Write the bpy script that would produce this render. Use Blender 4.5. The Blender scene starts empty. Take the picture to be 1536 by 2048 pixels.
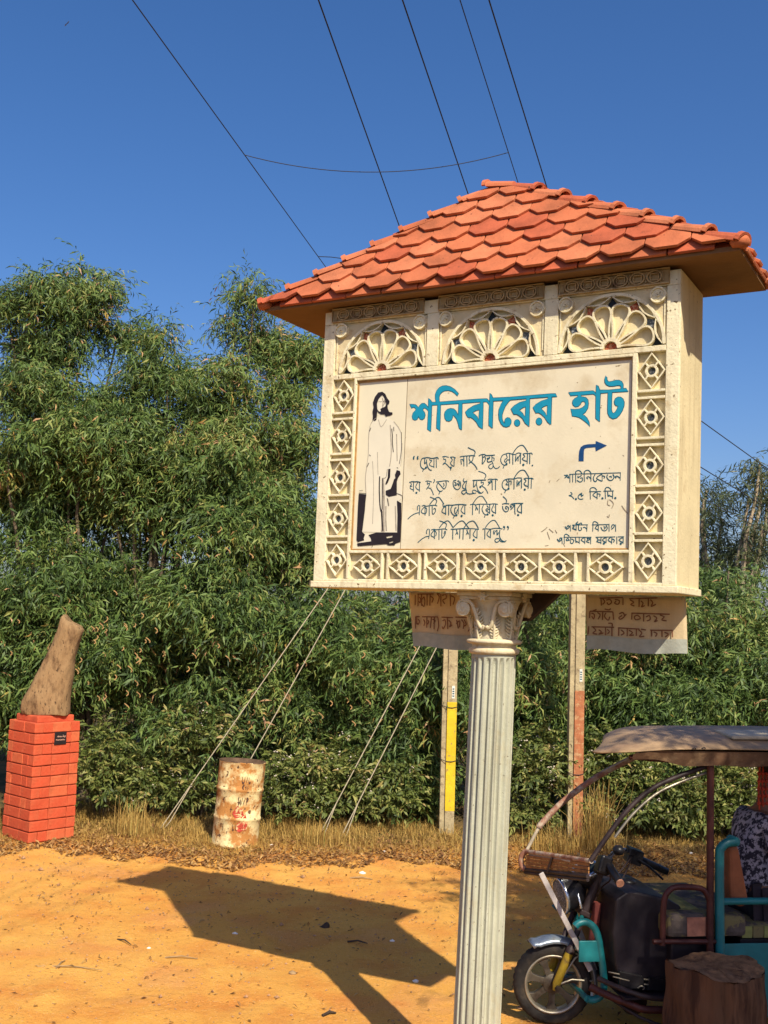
import bpy, math, random
import numpy as np
from mathutils import Vector, Matrix
from mathutils.geometry import tessellate_polygon

# ------------------------------------------------------------------ camera, world, sun
SC = bpy.context.scene
COL = SC.collection
F_PX, PITCH, ROLL, CAM_H = 2186.9, 0.0964, 0.0319, 2.4
cam_data = bpy.data.cameras.new("camera")
cam_data.sensor_fit = 'VERTICAL'; cam_data.sensor_height = 24.0
cam_data.lens = 24.0 * F_PX / 2048.0
cam_data.clip_start = 0.05; cam_data.clip_end = 2000
cam = bpy.data.objects.new("camera", cam_data); COL.objects.link(cam)
_f = Vector((0, math.cos(PITCH), math.sin(PITCH))); _r = Vector((1, 0, 0)); _u = _r.cross(_f)
_r2 = _r * math.cos(ROLL) + _u * math.sin(ROLL); _u2 = -_r * math.sin(ROLL) + _u * math.cos(ROLL)
_m = Matrix((_r2, _u2, -_f)).transposed().to_4x4(); _m.translation = Vector((0, 0, CAM_H))
cam.matrix_world = _m
SC.camera = cam

SUN_TRAVEL = Vector((-0.255, 0.672, -0.695)).normalized()
sun_elev = math.asin(-SUN_TRAVEL.z)
sun_az = math.atan2(-SUN_TRAVEL.x, -SUN_TRAVEL.y)          # clockwise from +Y
world = bpy.data.worlds.new("World"); SC.world = world; world.use_nodes = True
wn = world.node_tree.nodes; wl = world.node_tree.links
bg = wn["Background"]; bg.inputs[1].default_value = 0.086
sky = wn.new("ShaderNodeTexSky"); sky.sky_type = 'NISHITA'; sky.sun_disc = False
sky.sun_elevation = sun_elev; sky.sun_rotation = sun_az
sky.altitude = 300; sky.air_density = 1.0; sky.dust_density = 2.6; sky.ozone_density = 4.0
hs = wn.new("ShaderNodeHueSaturation"); hs.inputs["Saturation"].default_value = 1.25
tn = wn.new("ShaderNodeMix"); tn.data_type = 'RGBA'; tn.blend_type = 'MULTIPLY'; tn.inputs[0].default_value = 1.0; tn.inputs[7].default_value = (1.08, 0.99, 1.10, 1)
wl.new(sky.outputs[0], hs.inputs["Color"]); wl.new(hs.outputs[0], tn.inputs[6]); wl.new(tn.outputs[2], bg.inputs[0])
sun_data = bpy.data.lights.new("sun", 'SUN'); sun_data.energy = 4.2; sun_data.angle = math.radians(0.5)
sun_data.color = (1.0, 0.9, 0.72)
sun = bpy.data.objects.new("sun", sun_data); COL.objects.link(sun)
sun.rotation_euler = SUN_TRAVEL.to_track_quat('-Z', 'Y').to_euler(); sun.location = (20, -30, 40)
SC.view_settings.view_transform = 'Standard'; SC.view_settings.look = 'None'
SC.view_settings.exposure = 0.58; SC.view_settings.gamma = 1.0; SC.view_settings.use_curve_mapping = False
SC.render.engine = 'CYCLES'
SC.cycles.max_bounces = 6; SC.cycles.transparent_max_bounces = 8

random.seed(7); RNG = np.random.default_rng(7)
PI = math.pi

# ------------------------------------------------------------------ helpers
def ray(px, py):
    return _f + _r2 * ((px - 768) / F_PX) - _u2 * ((py - 1024) / F_PX)
def at(px, py, Y):
    """point of the vertical plane y = Y that the photograph shows at pixel (px, py)"""
    d = ray(px, py); t = Y / d.y
    return Vector((d.x * t, Y, CAM_H + d.z * t))
def ground_at(px, py, z=0.0):
    d = ray(px, py); t = (z - CAM_H) / d.z
    return Vector((d.x * t, d.y * t, z))

def tag(o, label=None, cat=None, group=None, kind=None):
    if label: o["label"] = label
    if cat: o["category"] = cat
    if group: o["group"] = group
    if kind: o["kind"] = kind
    return o
def empty(name, loc=(0, 0, 0), rz=0.0):
    o = bpy.data.objects.new(name, None); COL.objects.link(o)
    o.location = loc; o.rotation_euler = (0, 0, rz); o.empty_display_size = 0.2
    return o
def link_mesh(name, me, parent=None, mat=None, loc=None):
    o = bpy.data.objects.new(name, me); COL.objects.link(o)
    if mat is not None and len(me.materials) == 0: me.materials.append(mat)
    if parent is not None: o.parent = parent
    if loc is not None: o.location = loc
    return o
def copy_tree(o, parent=None):
    c = o.copy(); COL.objects.link(c)
    if parent is not None: c.parent = parent
    for ch in [x for x in bpy.data.objects if x.parent == o]:
        copy_tree(ch, c)
    return c

class MB:
    """collects faces and becomes ONE mesh object"""
    def __init__(s): s.v = []; s.f = []; s.sm = []
    def add(s, vs, fs, smooth=False):
        n = len(s.v); s.v += [tuple(p) for p in vs]
        for f in fs: s.f.append(tuple(i + n for i in f)); s.sm.append(smooth)
        return s
    def box(s, x0, x1, y0, y1, z0, z1):
        v = [(x0, y0, z0), (x1, y0, z0), (x1, y1, z0), (x0, y1, z0), (x0, y0, z1), (x1, y0, z1), (x1, y1, z1), (x0, y1, z1)]
        return s.add(v, [(0, 3, 2, 1), (4, 5, 6, 7), (0, 1, 5, 4), (1, 2, 6, 5), (2, 3, 7, 6), (3, 0, 4, 7)])
    def obox(s, c, ax, ay, az, hx, hy, hz):
        c = Vector(c); ax = Vector(ax).normalized(); ay = Vector(ay).normalized(); az = Vector(az).normalized()
        v = [c + ax * (i * hx) + ay * (j * hy) + az * (k * hz) for k in (-1, 1) for (i, j) in ((-1, -1), (1, -1), (1, 1), (-1, 1))]
        return s.add(v, [(0, 3, 2, 1), (4, 5, 6, 7), (0, 1, 5, 4), (1, 2, 6, 5), (2, 3, 7, 6), (3, 0, 4, 7)])
    def tube(s, pts, r, n=10, cap=True, smooth=True, closed=False):
        pts = [Vector(p) for p in pts]; m = len(pts)
        rs = r if isinstance(r, (list, tuple)) else [r] * m
        vs = []; up = None
        for i, p in enumerate(pts):
            a = pts[(i - 1) % m] if (i > 0 or closed) else p
            b = pts[(i + 1) % m] if (i < m - 1 or closed) else p
            t = (b - a)
            if t.length < 1e-9: t = Vector((0, 0, 1))
            t.normalize()
            if up is None:
                up = t.orthogonal().normalized()
            else:
                up = (up - t * up.dot(t))
                if up.length < 1e-6: up = t.orthogonal()
                up.normalize()
            w = t.cross(up)
            for k in range(n):
                an = 2 * PI * k / n
                vs.append(p + (up * math.cos(an) + w * math.sin(an)) * rs[i])
        fs = []
        for i in range(m - 1 if not closed else m):
            j = (i + 1) % m
            for k in range(n):
                k2 = (k + 1) % n
                fs.append((i * n + k, i * n + k2, j * n + k2, j * n + k))
        s.add(vs, fs, smooth)
        if cap and not closed:
            s.add([vs[k] for k in range(n)], [tuple(reversed(range(n)))])
            s.add([vs[(m - 1) * n + k] for k in range(n)], [tuple(range(n))])
        return s
    def lathe(s, prof, n=32, c=(0, 0, 0), ax='z', smooth=True, a0=0.0, a1=2 * PI):
        full = abs(a1 - a0 - 2 * PI) < 1e-6; cols = n if full else n + 1
        vs = []
        for (r, z) in prof:
            for k in range(cols):
                a = a0 + (a1 - a0) * k / n
                x, y = r * math.cos(a), r * math.sin(a)
                p = (x, y, z) if ax == 'z' else ((x, z, y) if ax == 'y' else (z, x, y))
                vs.append((p[0] + c[0], p[1] + c[1], p[2] + c[2]))
        fs = []
        for i in range(len(prof) - 1):
            for k in range(n):
                k2 = (k + 1) % cols
                fs.append((i * cols + k, i * cols + k2, (i + 1) * cols + k2, (i + 1) * cols + k))
        return s.add(vs, fs, smooth)
    def prism(s, poly, fn, z0, z1, holes=()):
        """poly in 2D; fn(a, b, c) -> 3D; walls plus both faces, concave outlines and holes allowed"""
        loops = [list(poly)] + [list(h) for h in holes]
        flat = [p for l in loops for p in l]
        tri = tessellate_polygon([[Vector((p[0], p[1], 0)) for p in l] for l in loops])
        n = len(flat)
        vs = [fn(p[0], p[1], z0) for p in flat] + [fn(p[0], p[1], z1) for p in flat]
        fs = [tuple(t) for t in tri] + [tuple(reversed([i + n for i in t])) for t in tri]
        o = 0
        for l in loops:
            m = len(l)
            for i in range(m):
                j = (i + 1) % m
                fs.append((o + i, o + j, o + n + j, o + n + i))
            o += m
        return s.add(vs, fs)
    def strip(s, pts, w, fn, z0, z1, closed=False):
        """a rib of width w following 2D points, z0 front, z1 back"""
        pts = [Vector((p[0], p[1])) for p in pts]; m = len(pts); L = []; R = []
        for i, p in enumerate(pts):
            a = pts[(i - 1) % m] if (i > 0 or closed) else p
            b = pts[(i + 1) % m] if (i < m - 1 or closed) else p
            t = b - a
            if t.length < 1e-9: t = Vector((1, 0))
            t.normalize(); nn = Vector((-t.y, t.x))
            ww = w[i] if isinstance(w, (list, tuple)) else w
            L.append(p + nn * ww / 2); R.append(p - nn * ww / 2)
        vs = []
        for i in range(m):
            za = z0(i) if callable(z0) else z0
            vs += [fn(L[i].x, L[i].y, za), fn(R[i].x, R[i].y, za)]
            if z1 is not None: vs += [fn(L[i].x, L[i].y, z1), fn(R[i].x, R[i].y, z1)]
        fs = []
        q = 4 if z1 is not None else 2
        for i in range(m if closed else m - 1):
            a = i * q; b = ((i + 1) % m) * q
            fs.append((a, a + 1, b + 1, b))
            if z1 is not None:
                fs += [(a + 2, b + 2, b + 3, a + 3), (a, b, b + 2, a + 2), (a + 1, a + 3, b + 3, b + 1)]
        if z1 is not None and not closed:
            fs += [(0, 2, 3, 1), ((m - 1) * 4, (m - 1) * 4 + 1, (m - 1) * 4 + 3, (m - 1) * 4 + 2)]
        return s.add(vs, fs)
    def mesh(s, name):
        me = bpy.data.meshes.new(name); me.from_pydata(s.v, [], s.f)
        me.polygons.foreach_set("use_smooth", s.sm); me.update()
        return me
    def build(s, name, mat, parent=None, bevel=0.0, loc=None, recalc=True):
        me = s.mesh(name)
        if recalc and len(s.v) < 60000:
            import bmesh
            bm = bmesh.new(); bm.from_mesh(me); bmesh.ops.recalc_face_normals(bm, faces=bm.faces)
            bm.to_mesh(me); bm.free()
        o = link_mesh(name, me, parent, mat, loc)
        if bevel > 0:
            b = o.modifiers.new("bevel", 'BEVEL'); b.width = bevel; b.segments = 2; b.limit_method = 'ANGLE'; b.angle_limit = math.radians(40)
        return o

def smooth_pts(pts, k=4, closed=False):
    """Catmull-Rom through the points"""
    P = [Vector(p) for p in pts]; n = len(P); out = []
    if n < 3: return P
    for i in range(n if closed else n - 1):
        p0 = P[(i - 1) % n] if (closed or i > 0) else P[i]
        p1 = P[i]; p2 = P[(i + 1) % n]
        p3 = P[(i + 2) % n] if (closed or i + 2 < n) else P[(i + 1) % n]
        for j in range(k):
            t = j / k
            out.append(0.5 * ((2 * p1) + (p2 - p0) * t + (2 * p0 - 5 * p1 + 4 * p2 - p3) * t * t + (3 * p1 - p0 - 3 * p2 + p3) * t ** 3))
    if not closed: out.append(P[-1])
    return out

# ------------------------------------------------------------------ materials
MATS = {}
def pmat(name, col, rough=0.8, var=0.15, scale=6.0, bump=0.2, bscale=40.0, metal=0.0, col2=None, mixs=None, thr=(0.5, 0.62),
         spec=0.3, coat=0.0, obj=True, stretch=None, speck=None, ao=None, detail=6.0, streak=0.0):
    m = bpy.data.materials.new(name); m.use_nodes = True; nt = m.node_tree; N = nt.nodes; L = nt.links
    b = N["Principled BSDF"]; b.inputs["Roughness"].default_value = rough; b.inputs["Metallic"].default_value = metal
    b.inputs["Specular IOR Level"].default_value = spec
    if coat: b.inputs["Coat Weight"].default_value = coat
    tc = N.new("ShaderNodeTexCoord"); mp = N.new("ShaderNodeMapping"); L.new(tc.outputs["Object"], mp.inputs[0])
    if stretch: mp.inputs["Scale"].default_value = stretch
    def noise(sc, det=detail, ro=0.6):
        n = N.new("ShaderNodeTexNoise"); n.inputs["Scale"].default_value = sc; n.inputs["Detail"].default_value = det
        n.inputs["Roughness"].default_value = ro; L.new(mp.outputs[0], n.inputs["Vector"]); return n
    def ramp(src, a, bb):
        r = N.new("ShaderNodeMapRange"); r.inputs[1].default_value = a; r.inputs[2].default_value = bb
        L.new(src, r.inputs[0]); return r
    def mix(fac, c1, c2, mode='MIX'):
        x = N.new("ShaderNodeMix"); x.data_type = 'RGBA'; x.blend_type = mode
        if isinstance(fac, float): x.inputs[0].default_value = fac
        else: L.new(fac, x.inputs[0])
        for k, c in ((6, c1), (7, c2)):
            if isinstance(c, tuple): x.inputs[k].default_value = (*c, 1)
            else: L.new(c, x.inputs[k])
        return x.outputs[2]
    n1 = noise(scale)
    lo = tuple(max(0, c * (1 - var)) for c in col); hi = tuple(min(1, c * (1 + var)) for c in col)
    c = mix(ramp(n1.outputs[0], 0.3, 0.7).outputs[0], lo, hi)
    if col2 is not None:
        n2 = noise(mixs or scale * 0.7, 8, 0.65)
        c = mix(ramp(n2.outputs[0], thr[0], thr[1]).outputs[0], c, col2)
    if speck is not None:
        n3 = noise(speck[1], 3, 0.5)
        c = mix(ramp(n3.outputs[0], speck[2], speck[2] + 0.05).outputs[0], c, speck[0])
    if streak:
        mp2 = N.new("ShaderNodeMapping"); mp2.inputs["Scale"].default_value = (14, 14, 0.8); L.new(tc.outputs["Object"], mp2.inputs[0])
        n4 = N.new("ShaderNodeTexNoise"); n4.inputs["Scale"].default_value = 2.0; n4.inputs["Detail"].default_value = 8; L.new(mp2.outputs[0], n4.inputs["Vector"])
        r4 = ramp(n4.outputs[0], 0.52, 0.75); r4.inputs[4].default_value = streak
        c = mix(r4.outputs[0], c, tuple(x * y for x, y in zip(col, (0.45, 0.36, 0.28))))
    L.new(c, b.inputs["Base Color"])
    if bump:
        nb = noise(bscale, 8, 0.6); bp = N.new("ShaderNodeBump"); bp.inputs["Strength"].default_value = bump
        bp.inputs["Distance"].default_value = 0.01; L.new(nb.outputs[0], bp.inputs["Height"]); L.new(bp.outputs[0], b.inputs["Normal"])
        rr = N.new("ShaderNodeMapRange"); rr.inputs[3].default_value = max(0, rough - 0.12); rr.inputs[4].default_value = min(1, rough + 0.12)
        L.new(nb.outputs[0], rr.inputs[0]); L.new(rr.outputs[0], b.inputs["Roughness"])
    MATS[name] = m; return m

def leafmat(name, stops, rough=0.5, trans=0.3):
    m = bpy.data.materials.new(name); m.use_nodes = True; nt = m.node_tree; N = nt.nodes; L = nt.links
    b = N["Principled BSDF"]; b.inputs["Roughness"].default_value = rough; b.inputs["Specular IOR Level"].default_value = 0.35
    at_ = N.new("ShaderNodeAttribute"); at_.attribute_name = "tint"
    cr = N.new("ShaderNodeValToRGB"); L.new(at_.outputs["Fac"], cr.inputs[0])
    el = cr.color_ramp.elements
    el[0].position = stops[0][0]; el[0].color = (*stops[0][1], 1); el[1].position = stops[-1][0]; el[1].color = (*stops[-1][1], 1)
    for p, c in stops[1:-1]:
        e = el.new(p); e.color = (*c, 1)
    L.new(cr.outputs[0], b.inputs["Base Color"])
    tr = N.new("ShaderNodeBsdfTranslucent"); L.new(cr.outputs[0], tr.inputs[0])
    mx = N.new("ShaderNodeMixShader"); mx.inputs[0].default_value = trans
    L.new(b.outputs[0], mx.inputs[1]); L.new(tr.outputs[0], mx.inputs[2]); L.new(mx.outputs[0], N["Material Output"].inputs[0])
    MATS[name] = m; return m

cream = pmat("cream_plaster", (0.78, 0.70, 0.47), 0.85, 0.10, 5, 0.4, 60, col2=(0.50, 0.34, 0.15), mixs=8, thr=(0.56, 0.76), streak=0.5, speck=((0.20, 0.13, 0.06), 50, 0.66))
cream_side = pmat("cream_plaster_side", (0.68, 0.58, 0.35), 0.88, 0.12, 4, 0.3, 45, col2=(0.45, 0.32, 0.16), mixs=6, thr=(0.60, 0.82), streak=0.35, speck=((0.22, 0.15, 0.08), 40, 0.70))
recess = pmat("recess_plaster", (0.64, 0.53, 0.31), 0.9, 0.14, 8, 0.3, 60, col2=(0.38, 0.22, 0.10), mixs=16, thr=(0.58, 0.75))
white_col = pmat("column_paint", (0.44, 0.44, 0.335), 0.8, 0.1, 6, 0.25, 50, col2=(0.42, 0.36, 0.22), mixs=5, thr=(0.55, 0.75), streak=0.5, speck=((0.13, 0.10, 0.06), 70, 0.69))
cap_mat = pmat("capital_paint", (0.62, 0.54, 0.36), 0.85, 0.12, 9, 0.3, 60, col2=(0.50, 0.30, 0.10), mixs=12, thr=(0.52, 0.74))
panel_mat = pmat("sign_panel", (0.73, 0.65, 0.46), 0.5, 0.07, 4, 0.08, 90, col2=(0.52, 0.40, 0.22), mixs=6, thr=(0.50, 0.85), spec=0.4, speck=((0.25, 0.18, 0.09), 45, 0.71))
terra = pmat("terracotta", (0.46, 0.135, 0.058), 0.9, 0.3, 5, 0.3, 70, col2=(0.42, 0.10, 0.04), mixs=10, thr=(0.55, 0.8), speck=((0.16, 0.05, 0.03), 40, 0.70))
terra_b = pmat("terracotta_pale", (0.52, 0.17, 0.078), 0.9, 0.3, 6, 0.3, 70, col2=(0.36, 0.09, 0.04), mixs=12, thr=(0.57, 0.8), speck=((0.16, 0.05, 0.03), 40, 0.70))
terra_c = pmat("terracotta_dull", (0.42, 0.10, 0.045), 0.9, 0.32, 6, 0.3, 70, col2=(0.30, 0.08, 0.04), mixs=9, thr=(0.55, 0.8), speck=((0.14, 0.05, 0.03), 40, 0.68))
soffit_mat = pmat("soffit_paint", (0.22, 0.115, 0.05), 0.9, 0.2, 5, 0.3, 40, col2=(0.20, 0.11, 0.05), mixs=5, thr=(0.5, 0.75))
cyan_paint = pmat("cyan_paint", (0.008, 0.26, 0.40), 0.55, 0.08, 20, 0, 10)
cyan_edge = pmat("dark_teal_paint", (0.006, 0.085, 0.13), 0.55, 0.1, 20, 0, 10)
ink = pmat("dark_blue_ink", (0.006, 0.075, 0.11), 0.55, 0.15, 30, 0, 10)
blue_paint = pmat("navy_paint", (0.008, 0.055, 0.17), 0.5, 0.1, 20, 0, 10)
black_print = pmat("black_print", (0.018, 0.013, 0.017), 0.6, 0.2, 30, 0, 10)
grey_print = pmat("grey_print", (0.25, 0.19, 0.12), 0.7, 0.2, 30, 0, 10)
glass_red = pmat("red_glass", (0.36, 0.075, 0.03), 0.6, 0.5, 90, 0.3, 90, spec=0.2, col2=(.55,.30,.18), mixs=120, thr=(.5,.6))
glass_dark = pmat("dark_glass", (0.012, 0.018, 0.018), 0.5, 0.3, 40, 0.2, 90, spec=0.25)
glass_grey = pmat("mirror_chips", (0.07, 0.085, 0.10), 0.45, 0.6, 70, 0.5, 90, spec=0.3, col2=(.34,.36,.38), mixs=110, thr=(.52,.6))
banner_mat = pmat("banner_cloth", (0.62, 0.49, 0.30), 0.9, 0.10, 6, 0.2, 90, streak=0.2)
banner_hem = pmat("banner_hem", (0.40, 0.42, 0.36), 0.9, 0.12, 30, 0.2, 90)
banner_ink = pmat("banner_ink", (0.22, 0.10, 0.06), 0.8, 0.25, 40, 0, 10)
brick_mat = pmat("red_painted_brick", (0.52, 0.10, 0.04), 0.8, 0.2, 6, 0.5, 45, col2=(0.45, 0.055, 0.02), mixs=4, thr=(0.45, 0.7))
brick_mat2 = pmat("red_painted_brick_worn", (0.56, 0.13, 0.05), 0.82, 0.22, 8, 0.5, 45, col2=(0.42, 0.06, 0.02), mixs=7, thr=(0.5, 0.75))
mortar = pmat("dark_red_joint", (0.26, 0.04, 0.015), 0.9, 0.25, 10, 0.4, 50)
stone_mat = pmat("carved_stone", (0.30, 0.19, 0.09), 0.92, 0.35, 7, 1.0, 22, col2=(0.10, 0.055, 0.025), mixs=7, thr=(0.47, 0.66), stretch=(1.6, 1.6, .6), speck=((0.07, 0.04, 0.02), 30, 0.63))
plaque_mat = pmat("black_plaque", (0.02, 0.016, 0.018), 0.35, 0.2, 20, 0, 10)
plaque_txt = pmat("plaque_lettering", (0.55, 0.33, 0.24), 0.6, 0.1, 20, 0, 10)
concrete = pmat("pole_concrete", (0.40, 0.33, 0.19), 0.9, 0.25, 9, 0.6, 60, col2=(0.20, 0.15, 0.09), mixs=20, thr=(0.52, 0.68))
yellow_paint = pmat("yellow_paint", (0.66, 0.46, 0.02), 0.7, 0.15, 9, 0.3, 50, col2=(0.30, 0.22, 0.07), mixs=24, thr=(0.58, 0.66))
red_oxide = pmat("red_oxide_paint", (0.38, 0.14, 0.06), 0.8, 0.25, 12, 0.4, 60, col2=(0.52, 0.34, 0.17), mixs=20, thr=(0.52, 0.68))
plate_mat = pmat("white_tag", (0.68, 0.68, 0.60), 0.6, 0.1, 30, 0, 10)
wire_mat = pmat("wire_black", (0.03, 0.03, 0.035), 0.6, 0.2, 30, 0, 10)
rope_mat = pmat("guy_wire", (0.42, 0.37, 0.26), 0.7, 0.2, 40, 0, 10)
insul = pmat("insulator", (0.25, 0.10, 0.05), 0.25, 0.1, 30, 0, 10, spec=0.6)
barrel_mat = pmat("barrel_paint", (0.74, 0.62, 0.32), 0.8, 0.25, 9, 0.5, 40, col2=(0.42, 0.19, 0.05), mixs=5.5, thr=(0.44, 0.56), speck=((0.12, 0.06, 0.03), 26, 0.62))
barrel_rim = pmat("barrel_rim", (0.10, 0.06, 0.035), 0.8, 0.4, 20, 0.4, 40)
bark = pmat("bark", (0.13, 0.10, 0.065), 0.95, 0.3, 14, 0.7, 30, stretch=(1, 1, 0.3))
bark_pale = pmat("bark_pale", (0.34, 0.27, 0.18), 0.9, 0.35, 8, 0.5, 30, stretch=(1, 1, 0.4))
stump_mat = pmat("stump_bark", (0.13, 0.065, 0.035), 0.92, 0.4, 5, 0.9, 16, stretch=(1, 1, 0.18), col2=(0.055, 0.028, 0.018), mixs=9, thr=(0.48, 0.62), spec=0.15)
stump_top = pmat("stump_end_grain", (0.24, 0.13, 0.065), 0.9, 0.35, 12, 0.8, 35, col2=(0.08, 0.04, 0.025), mixs=10, thr=(0.5, 0.66), spec=0.15)
twig_mat = pmat("dry_twig", (0.30, 0.20, 0.10), 0.9, 0.3, 20, 0.2, 40)
litter_white = pmat("white_litter", (0.72, 0.70, 0.64), 0.7, 0.1, 20, 0, 10)
litter_dark = pmat("dark_litter", (0.05, 0.035, 0.025), 0.9, 0.4, 20, 0, 10)
rubber = pmat("tyre_rubber", (0.022, 0.019, 0.017), 0.85, 0.4, 14, 0.4, 60, col2=(0.09, 0.065, 0.04), mixs=6, thr=(0.5, 0.75))
alloy = pmat("cast_alloy", (0.10, 0.085, 0.065), 0.5, 0.35, 12, 0.2, 50, metal=0.5, col2=(0.05, 0.035, 0.025), mixs=9)
rim_lip = pmat("rim_edge", (0.38, 0.34, 0.26), 0.4, 0.25, 14, 0.1, 50, metal=0.7)
chrome = pmat("worn_chrome", (0.55, 0.58, 0.62), 0.28, 0.25, 14, 0.1, 50, metal=0.9, col2=(0.25, 0.18, 0.12), mixs=12, thr=(0.58, 0.75))
fork_yellow = pmat("fork_yellow", (0.36, 0.25, 0.02), 0.55, 0.3, 14, 0.2, 50, col2=(0.10, 0.06, 0.03), mixs=14, thr=(0.52, 0.7))
black_plastic = pmat("black_plastic", (0.012, 0.011, 0.013), 0.38, 0.3, 9, 0.1, 60, spec=0.45)
black_sheet = pmat("black_panel", (0.014, 0.010, 0.014), 0.55, 0.35, 5, 0.3, 12, spec=0.35)
black_tube = pmat("black_tube", (0.035, 0.022, 0.022), 0.5, 0.4, 14, 0.2, 50)
teal = pmat("teal_paint", (0.008, 0.15, 0.165), 0.42, 0.15, 9, 0.15, 50, col2=(0.02, 0.13, 0.13), mixs=8, thr=(0.55, 0.8), spec=0.5)
maroon = pmat("maroon_tube", (0.06, 0.016, 0.014), 0.5, 0.3, 12, 0.2, 50)
rust_tube = pmat("rusty_tube", (0.30, 0.14, 0.09), 0.75, 0.4, 16, 0.4, 60, col2=(0.45, 0.36, 0.27), mixs=12, thr=(0.47, 0.6))
rod_white = pmat("bleached_rod", (0.50, 0.42, 0.30), 0.75, 0.2, 20, 0.2, 50)
strut_mat = pmat("grey_strut", (0.44, 0.40, 0.38), 0.5, 0.15, 20, 0.1, 50, metal=0.2)
canopy_mat = pmat("canopy_vinyl", (0.34, 0.225, 0.125), 0.6, 0.3, 5, 0.3, 30, col2=(0.28, 0.16, 0.09), mixs=4, thr=(0.5, 0.75), spec=0.4)
valance_mat = pmat("canopy_valance", (0.14, 0.075, 0.04), 0.75, 0.35, 7, 0.5, 22, col2=(0.24, 0.15, 0.08), mixs=6)
wood_slat = pmat("wooden_slat", (0.30, 0.14, 0.045), 0.7, 0.3, 8, 0.3, 40, stretch=(0.3, 3, 3))
seat_cloth = pmat("patched_cushion", (0.09, 0.07, 0.06), 0.85, 0.5, 9, 0.3, 60, col2=(0.17, 0.14, 0.06), mixs=6, thr=(0.5, 0.53))
seat_cloth2 = pmat("salmon_patch", (0.38, 0.16, 0.10), 0.85, 0.35, 14, 0.3, 60)
seat_cloth3 = pmat("yellow_patch", (0.22, 0.22, 0.07), 0.85, 0.35, 14, 0.3, 60)
seat_orange = pmat("orange_backrest", (0.28, 0.09, 0.035), 0.6, 0.25, 8, 0.2, 50)
lime = pmat("lime_sticker", (0.30, 0.52, 0.03), 0.5, 0.1, 20, 0, 10)
skin = pmat("skin", (0.17, 0.08, 0.045), 0.55, 0.1, 12, 0.1, 80)
hair = pmat("black_hair", (0.010, 0.008, 0.008), 0.5, 0.3, 60, 0.6, 120, stretch=(1, 1, 0.2))
shirt = pmat("patterned_shirt", (0.34, 0.31, 0.36), 0.85, 0.1, 10, 0.2, 40, col2=(0.025, 0.022, 0.035), mixs=34, thr=(0.47, 0.52))
trouser = pmat("dark_trousers", (0.03, 0.022, 0.03), 0.85, 0.2, 14, 0.2, 60)
garland_mat = pmat("red_tassel", (0.42, 0.05, 0.02), 0.7, 0.35, 20, 0.4, 60)
feather_mat = pmat("insect_dark", (0.03, 0.02, 0.02), 0.6, 0.1, 20, 0, 10)
ring_paper = pmat("photo_paper", (0.73, 0.66, 0.47), 0.45, 0.04, 5, 0, 10)

# ------------------------------------------------------------------ ground
gm = bpy.data.materials.new("sandy_earth"); gm.use_nodes = True
nt = gm.node_tree; N = nt.nodes; L = nt.links; B = N["Principled BSDF"]; B.inputs["Roughness"].default_value = 0.95
B.inputs["Specular IOR Level"].default_value = 0.15
tc = N.new("ShaderNodeTexCoord")
def _noise(sc, det=8, ro=0.6, vec=None):
    n = N.new("ShaderNodeTexNoise"); n.inputs["Scale"].default_value = sc; n.inputs["Detail"].default_value = det; n.inputs["Roughness"].default_value = ro
    L.new(vec or tc.outputs["Object"], n.inputs["Vector"]); return n.outputs[0]
def _rng(src, a, b, c=0.0, d=1.0):
    r = N.new("ShaderNodeMapRange")
    for i, v in ((1, a), (2, b), (3, c), (4, d)): r.inputs[i].default_value = v
    L.new(src, r.inputs[0]); return r.outputs[0]
def _mix(f, c1, c2):
    x = N.new("ShaderNodeMix"); x.data_type = 'RGBA'; L.new(f, x.inputs[0])
    for k, c in ((6, c1), (7, c2)):
        if isinstance(c, tuple): x.inputs[k].default_value = (*c, 1)
        else: L.new(c, x.inputs[k])
    return x.outputs[2]
c = _mix(_rng(_noise(0.35, 5), 0.35, 0.65), (0.74, 0.345, 0.062), (0.80, 0.43, 0.10))
c = _mix(_rng(_noise(0.55, 7, 0.65), 0.50, 0.68), c, (0.62, 0.24, 0.045))
c = _mix(_rng(_noise(1.1, 9, 0.7), 0.54, 0.66), c, (0.84, 0.50, 0.17))
c = _mix(_rng(_noise(2.2, 8), 0.45, 0.75), c, (0.66, 0.235, 0.045))
c = _mix(_rng(_noise(26, 6, 0.75), 0.55, 0.75), c, (0.40, 0.165, 0.05))
c = _mix(_rng(_noise(70, 3, 0.6), 0.60, 0.70), c, (0.80, 0.47, 0.20))
c = _mix(_rng(_noise(120, 2, 0.6), 0.66, 0.72), c, (0.16, 0.075, 0.035))
sx = N.new("ShaderNodeSeparateXYZ"); L.new(tc.outputs["Object"], sx.inputs[0])
wob = N.new("ShaderNodeMath"); wob.operation = 'MULTIPLY_ADD'; L.new(_noise(0.9, 6), wob.inputs[0]); wob.inputs[1].default_value = 1.6; L.new(sx.outputs[1], wob.inputs[2])
scrub_bounce_cut = _mix(_rng(_noise(3.0, 8), 0.4, 0.6), (0.075, 0.070, 0.028), (0.17, 0.11, 0.045))
c = _mix(_rng(wob.outputs[0], 5.2, 5.9), scrub_bounce_cut, c)          # unseen dark ground added under the viewpoint to cut bounce onto the board
c = _mix(_rng(wob.outputs[0], 12.2, 13.0), c, scrub_bounce_cut)        # scrubby earth under the trees
L.new(c, B.inputs["Base Color"])
bp = N.new("ShaderNodeBump"); bp.inputs["Strength"].default_value = 0.8; bp.inputs["Distance"].default_value = 0.02
ad = N.new("ShaderNodeMath"); ad.operation = 'ADD'; L.new(_noise(14, 8, 0.7), ad.inputs[0]); L.new(_noise(90, 4, 0.6), ad.inputs[1])
L.new(ad.outputs[0], bp.inputs["Height"]); L.new(bp.outputs[0], B.inputs["Normal"])
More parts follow.
